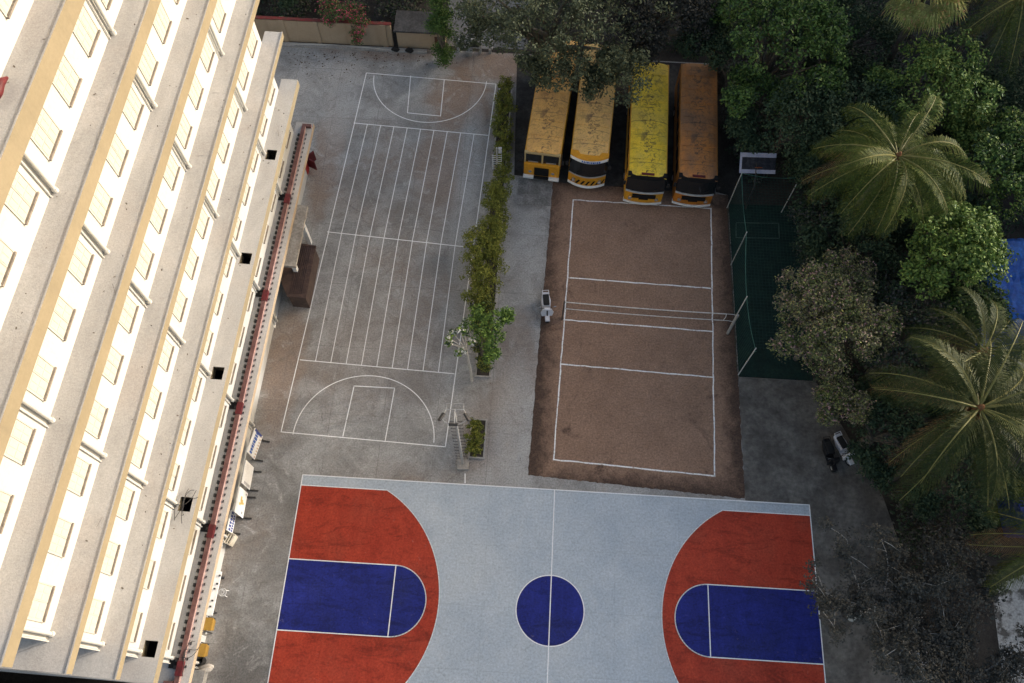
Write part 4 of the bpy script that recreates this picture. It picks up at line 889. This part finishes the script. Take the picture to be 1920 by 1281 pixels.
shrub([(-4.6, 24.4, 1.2, .62), (-4.3, 23.4, 1.2, .62), (-4.5, 22.5, 1.3, .7)], 'hedge clump between the mast and the biggest bush', L_HDG, 4200, .13, 43)
shrub([(-5.5, 21.5, 1.4, .72), (-5.5, 20.4, 1.4, .72), (-4.6, 21.2, 1.5, .75), (-5.4, 19.3, 1.4, .68), (-4.5, 20.0, 1.6, .75), (-4.7, 18.8, 1.5, .72), (-5.2, 18.0, 1.3, .65), (-4.7, 17.4, 1.3, .6), (-4.3, 22.2, 1.3, .6)], 'biggest olive green bush in the planter strip', [L_HDG], 10500, .14, 44)
shrub([(-4.9, 16.9, 1.1, .6), (-4.7, 15.9, 1.0, .6), (-4.5, 14.6, .9, .5), (-4.5, 13.6, .9, .45)], 'low dark bush behind the bright green young tree', [L_HDG, L_DKG], 6000, .13, 45)
shrub([(-4.75, 9.6, .75, .36), (-4.65, 9.0, .7, .40), (-4.7, 8.4, .6, .34)], 'small yellow green shrub beside the tall floodlight mast', L_HDG, 2600, .12, 46)
tree('young_tree', -4.45, 14.9, 2.9, (1.25, 1.35, .8), 'bright green young tree at the near end of the planter', [L_BRT, L_GRN], 3600, .17, 47, 7, 12, trunk_r=.05, lobe=.4, cl=.3, extra=[(-3.2, 15.7, 3.0, .35), (-4.0, 13.4, 2.9, .45)], base=(-4.7, 13.6))
# frangipani with a thin grey trunk
o = empty('frangipani_tree', (-5.14, 12.74, 0), 0, 'slender grey trunked tree with sparse leaves and white blossom', 'tree')
g = MB(); top = Vector((-.15, .1, 4.2)); g.tube([(0, 0, 0), (-.03, .03, 1.5), (-.1, .08, 3.0), top], [.09, .075, .06, .05], 8); cl = []; rr = random.Random(6)
for k in range(9):
    a = rr.uniform(0, 6.28); q = top+Vector((-.35+.62*math.cos(a), .25+.62*math.sin(a), rr.uniform(.2, .9))); g.tube([top, top.lerp(q, .5)+Vector((0, 0, .1)), q], [.035, .03, .02], 6); cl.append((*q, .22))
g.build('trunk', PALEB, o); leaves_obj('crown', cl, 520, .20, [L_BRT, L_DKG, L_WHT], o, 61, wts=[.38, .3, .32])

# palms
def frond_mesh(name, L, rise, droop, seed, leaf, nl=66, ll=.235):
    rng = random.Random(seed); g = MB(); N = 14; pts = []
    for k in range(N+1): t = k/N; pts.append(Vector((L*t*(1-.10*t*t), .25*math.sin(t*2+seed)*t*.5, L*(rise*t-droop*t*t))))
    g.tube(pts, [.05*(1-.85*k/N)+.006 for k in range(N+1)], 5, 1)
    for k in range(nl):
        t = .12+.88*k/(nl-1); f = t*N; i = min(N-1, int(f)); p = pts[i].lerp(pts[i+1], f-i); d = (pts[i+1]-pts[i]).normalized(); side = d.cross(Vector((0, 0, 1))).normalized(); upv = side.cross(d)
        ln = L*ll*(math.sin(math.pi*min(1, .12+.80*t))**.7)*rng.uniform(.85, 1.1); wd = .017+.009*math.sin(math.pi*t)
        for s_ in (-1, 1):
            dr = (side*s_*.85+d*(.42+.35*t)+upv*rng.uniform(.0, .25)).normalized(); m1 = p+dr*ln*.5; m2 = p+dr*ln*.95+Vector((0, 0, -ln*rng.uniform(.35, .75)))
            w_ = d*wd; g.add([p-w_*.5, p+w_*.5, m1+w_*.8, m1-w_*.8, m2+w_*.15, m2-w_*.15], [(0, 1, 2, 3), (3, 2, 4, 5)], 0)
    me_o = g.build(name, [leaf, RACH]); me = me_o.data; bpy.data.objects.remove(me_o); return me
def palm(x, y, h, L, nf, label, seed, leaf, lean=(0, 0), base=None):
    rng = random.Random(seed); bx, by = x-lean[0], y-lean[1]; o = empty('coconut_palm', (bx, by, 0), 0, label, 'palm tree', 'palms along the right side')
    g = MB(); N = 10; g.tube([(lean[0]*(k/N)**1.6, lean[1]*(k/N)**1.6, h*k/N) for k in range(N+1)], [.20-.07*k/N+(.012 if k % 2 else 0) for k in range(N+1)], 10); g.build('trunk', PALMB, o)
    ms = [frond_mesh('frond', L, ri, dr, seed+q, leaf) for q, (ri, dr) in enumerate(((.30, .72), (.60, .85), (.05, .60), (1.0, .75)))]
    dead = frond_mesh('frond', L*.85, -.25, .75, seed+9, L_DEAD, 50, .2)
    for k in range(nf):
        m = ms[0] if k % 3 == 0 else ms[2] if k % 3 == 1 else ms[1]
        if k >= nf-4: m = ms[3]
        if k in (4, 9): m = dead
        f = bpy.data.objects.new('frond', m); COL.objects.link(f); f.parent = o; f.location = (lean[0], lean[1], h+.05*(k % 3)); f.rotation_euler = (rng.uniform(-.35, .35), rng.uniform(-.12, .12), k*2.399+rng.uniform(-.2, .2)); s_ = rng.uniform(.82, 1.06); f.scale = (s_, s_, s_)
    g = MB()
    for k in range(9):
        a = k*.7; c = Vector((lean[0]+.3*math.cos(a), lean[1]+.3*math.sin(a), h-.25-.1*(k % 3))); g.tube([c+Vector((0, 0, -.14)), c+Vector((0, 0, -.06)), c+Vector((0, 0, .06)), c+Vector((0, 0, .14))], [.03, .12, .12, .03], 8)
    g.tube([(lean[0], lean[1], h-.5), (lean[0], lean[1], h), (lean[0], lean[1], h+.45)], [.14, .24, .06], 8); g.build('nut_cluster', NUT, o, smooth=True); return o
palm(16.7, 22.4, 10.6, 4.7, 27, 'coconut palm with yellow green crown beside the practice cage', 71, L_PLM, (.4, -.3))
palm(18.4, 8.5, 10.8, 4.9, 25, 'dark coconut palm overhanging the yard at the lower right', 72, L_PL2, (-.5, .3))
palm(25.4, 34.3, 10.8, 5.0, 20, 'coconut palm cut by the top right corner', 73, L_PLM, (.3, 0))
palm(23.0, 3.2, 8.6, 4.0, 20, 'coconut palm cut by the right edge below the dark palm', 74, L_PLM, (.2, 0))
palm(20.4, 12.4, 8.6, 4.0, 16, 'half hidden coconut palm between bright tree and dark palm', 75, L_PL2, (0, .2))
def fan_palm(x, y, h, label, seed):
    rng = random.Random(seed); o = empty('fan_palm', (x, y, 0), 0, label, 'palm tree', 'palms along the right side')
    g = MB(); g.tube([(0, 0, 0), (.1, 0, h*.5), (0, 0, h)], [.26, .2, .19], 10); g.build('trunk', PALMB, o)
    def fan(seed):
        r2 = random.Random(seed); g = MB(); st = 1.5; g.tube([(0, 0, 0), (st*.6, 0, .12), (st, 0, 0)], [.03, .022, .015], 5, 1)
        for k in range(34):
            a = R(-105+210*k/33); ln = 1.35*(1-.25*abs(k-16.5)/16.5)*r2.uniform(.88, 1.08); d = Vector((math.cos(a), math.sin(a), 0)); s_ = Vector((-d.y, d.x, 0)); p = Vector((st, 0, 0)); m = p+d*ln*.6+Vector((0, 0, .05*(1 if k % 2 else -1))); q = p+d*ln+Vector((0, 0, -ln*r2.uniform(.2, .5)))
            g.add([p, m-s_*.055, q, m+s_*.055], [(0, 1, 2, 3)])
        ob = g.build('frond', [L_FAN, RACH]); me = ob.data; bpy.data.objects.remove(ob); return me
    ms = [fan(seed+k) for k in range(3)]
    for k in range(30):
        f = bpy.data.objects.new('frond', ms[k % 3]); COL.objects.link(f); f.parent = o; f.location = (0, 0, h-.1+.04*(k % 5)); f.rotation_euler = (rng.uniform(-.3, .3), R(-52+95*k/29)*1.0, k*2.399)
    return o
fan_palm(19.9, 34.2, 11.2, 'fan palm with pleated yellowing leaves at the top edge', 81)

# tarpaulins beyond the trees
def tarp(cx_, cy_, sx, sy, h, label, m, seed):
    rng = random.Random(seed); g = MB(); N = 18; vs = []; fs = []
    for j in range(N+1):
        for i in range(N+1):
            x, y = cx_+sx*(i/N-.5), cy_+sy*(j/N-.5); e = min(i, N-i, j, N-j); vs.append((x, y, h*(1 if e > 1 else .85 if e else .05)+.12*math.sin(x*2.1+seed)*math.cos(y*1.7)+rng.uniform(-.05, .05)))
    for j in range(N):
        for i in range(N): a = j*(N+1)+i; fs.append((a, a+1, a+N+2, a+N+1))
    g.add(vs, fs); tag(g.build('tarpaulin', m), label, 'tarpaulin', 'blue tarpaulins beyond the trees')
tarp(27.4, 20.8, 4.0, 6.6, 1.9, 'bright blue tarpaulin roof at the right edge beyond the trees', BLUET, 1)
tarp(25.6, 17.6, 3.6, 5.0, 1.2, 'dark blue tarpaulin littered with debris below the bright blue one', BLUEM, 3)
tarp(26.2, 6.4, 3.0, 2.2, 1.6, 'dark blue tarpaulin glimpsed under the palm near right edge', BLUED, 2)

# unseen blocks added east of the grounds to keep the yard in shade
def block(x, y, wx, wy, h, label):
    o = empty('unseen_shade_block', (x, y, 0), 0, label, 'building', 'added unseen blocks that shade the yard')
    g = MB(); g.box(-wx/2, wx/2, -wy/2, wy/2, 0, h); g.box(-wx/2-.15, wx/2+.15, -wy/2-.15, wy/2+.15, h, h+.9); g.build('wall', plaster('block_plaster_%d' % h, (.42, .39, .34), (.48, .45, .40), (.32, .29, .25)), o)
    g = MB()
    for k in range(int(h/3.2)):
        for j in range(int(wy/3.4)):
            yy = -wy/2+1.7+3.4*j; zz = 1.1+3.2*k; g.box(-wx/2-.03, -wx/2-.004, yy-.7, yy+.7, zz, zz+1.4)
    tag(g.build('window', GLASS, o), kind='stuff'); return o
block(50, 20, 16, 46, 13, 'long low unseen block added beyond the right side to shade the yard')
block(50, 68, 16, 44, 20, 'taller unseen block added beyond the far right to shade the yard')
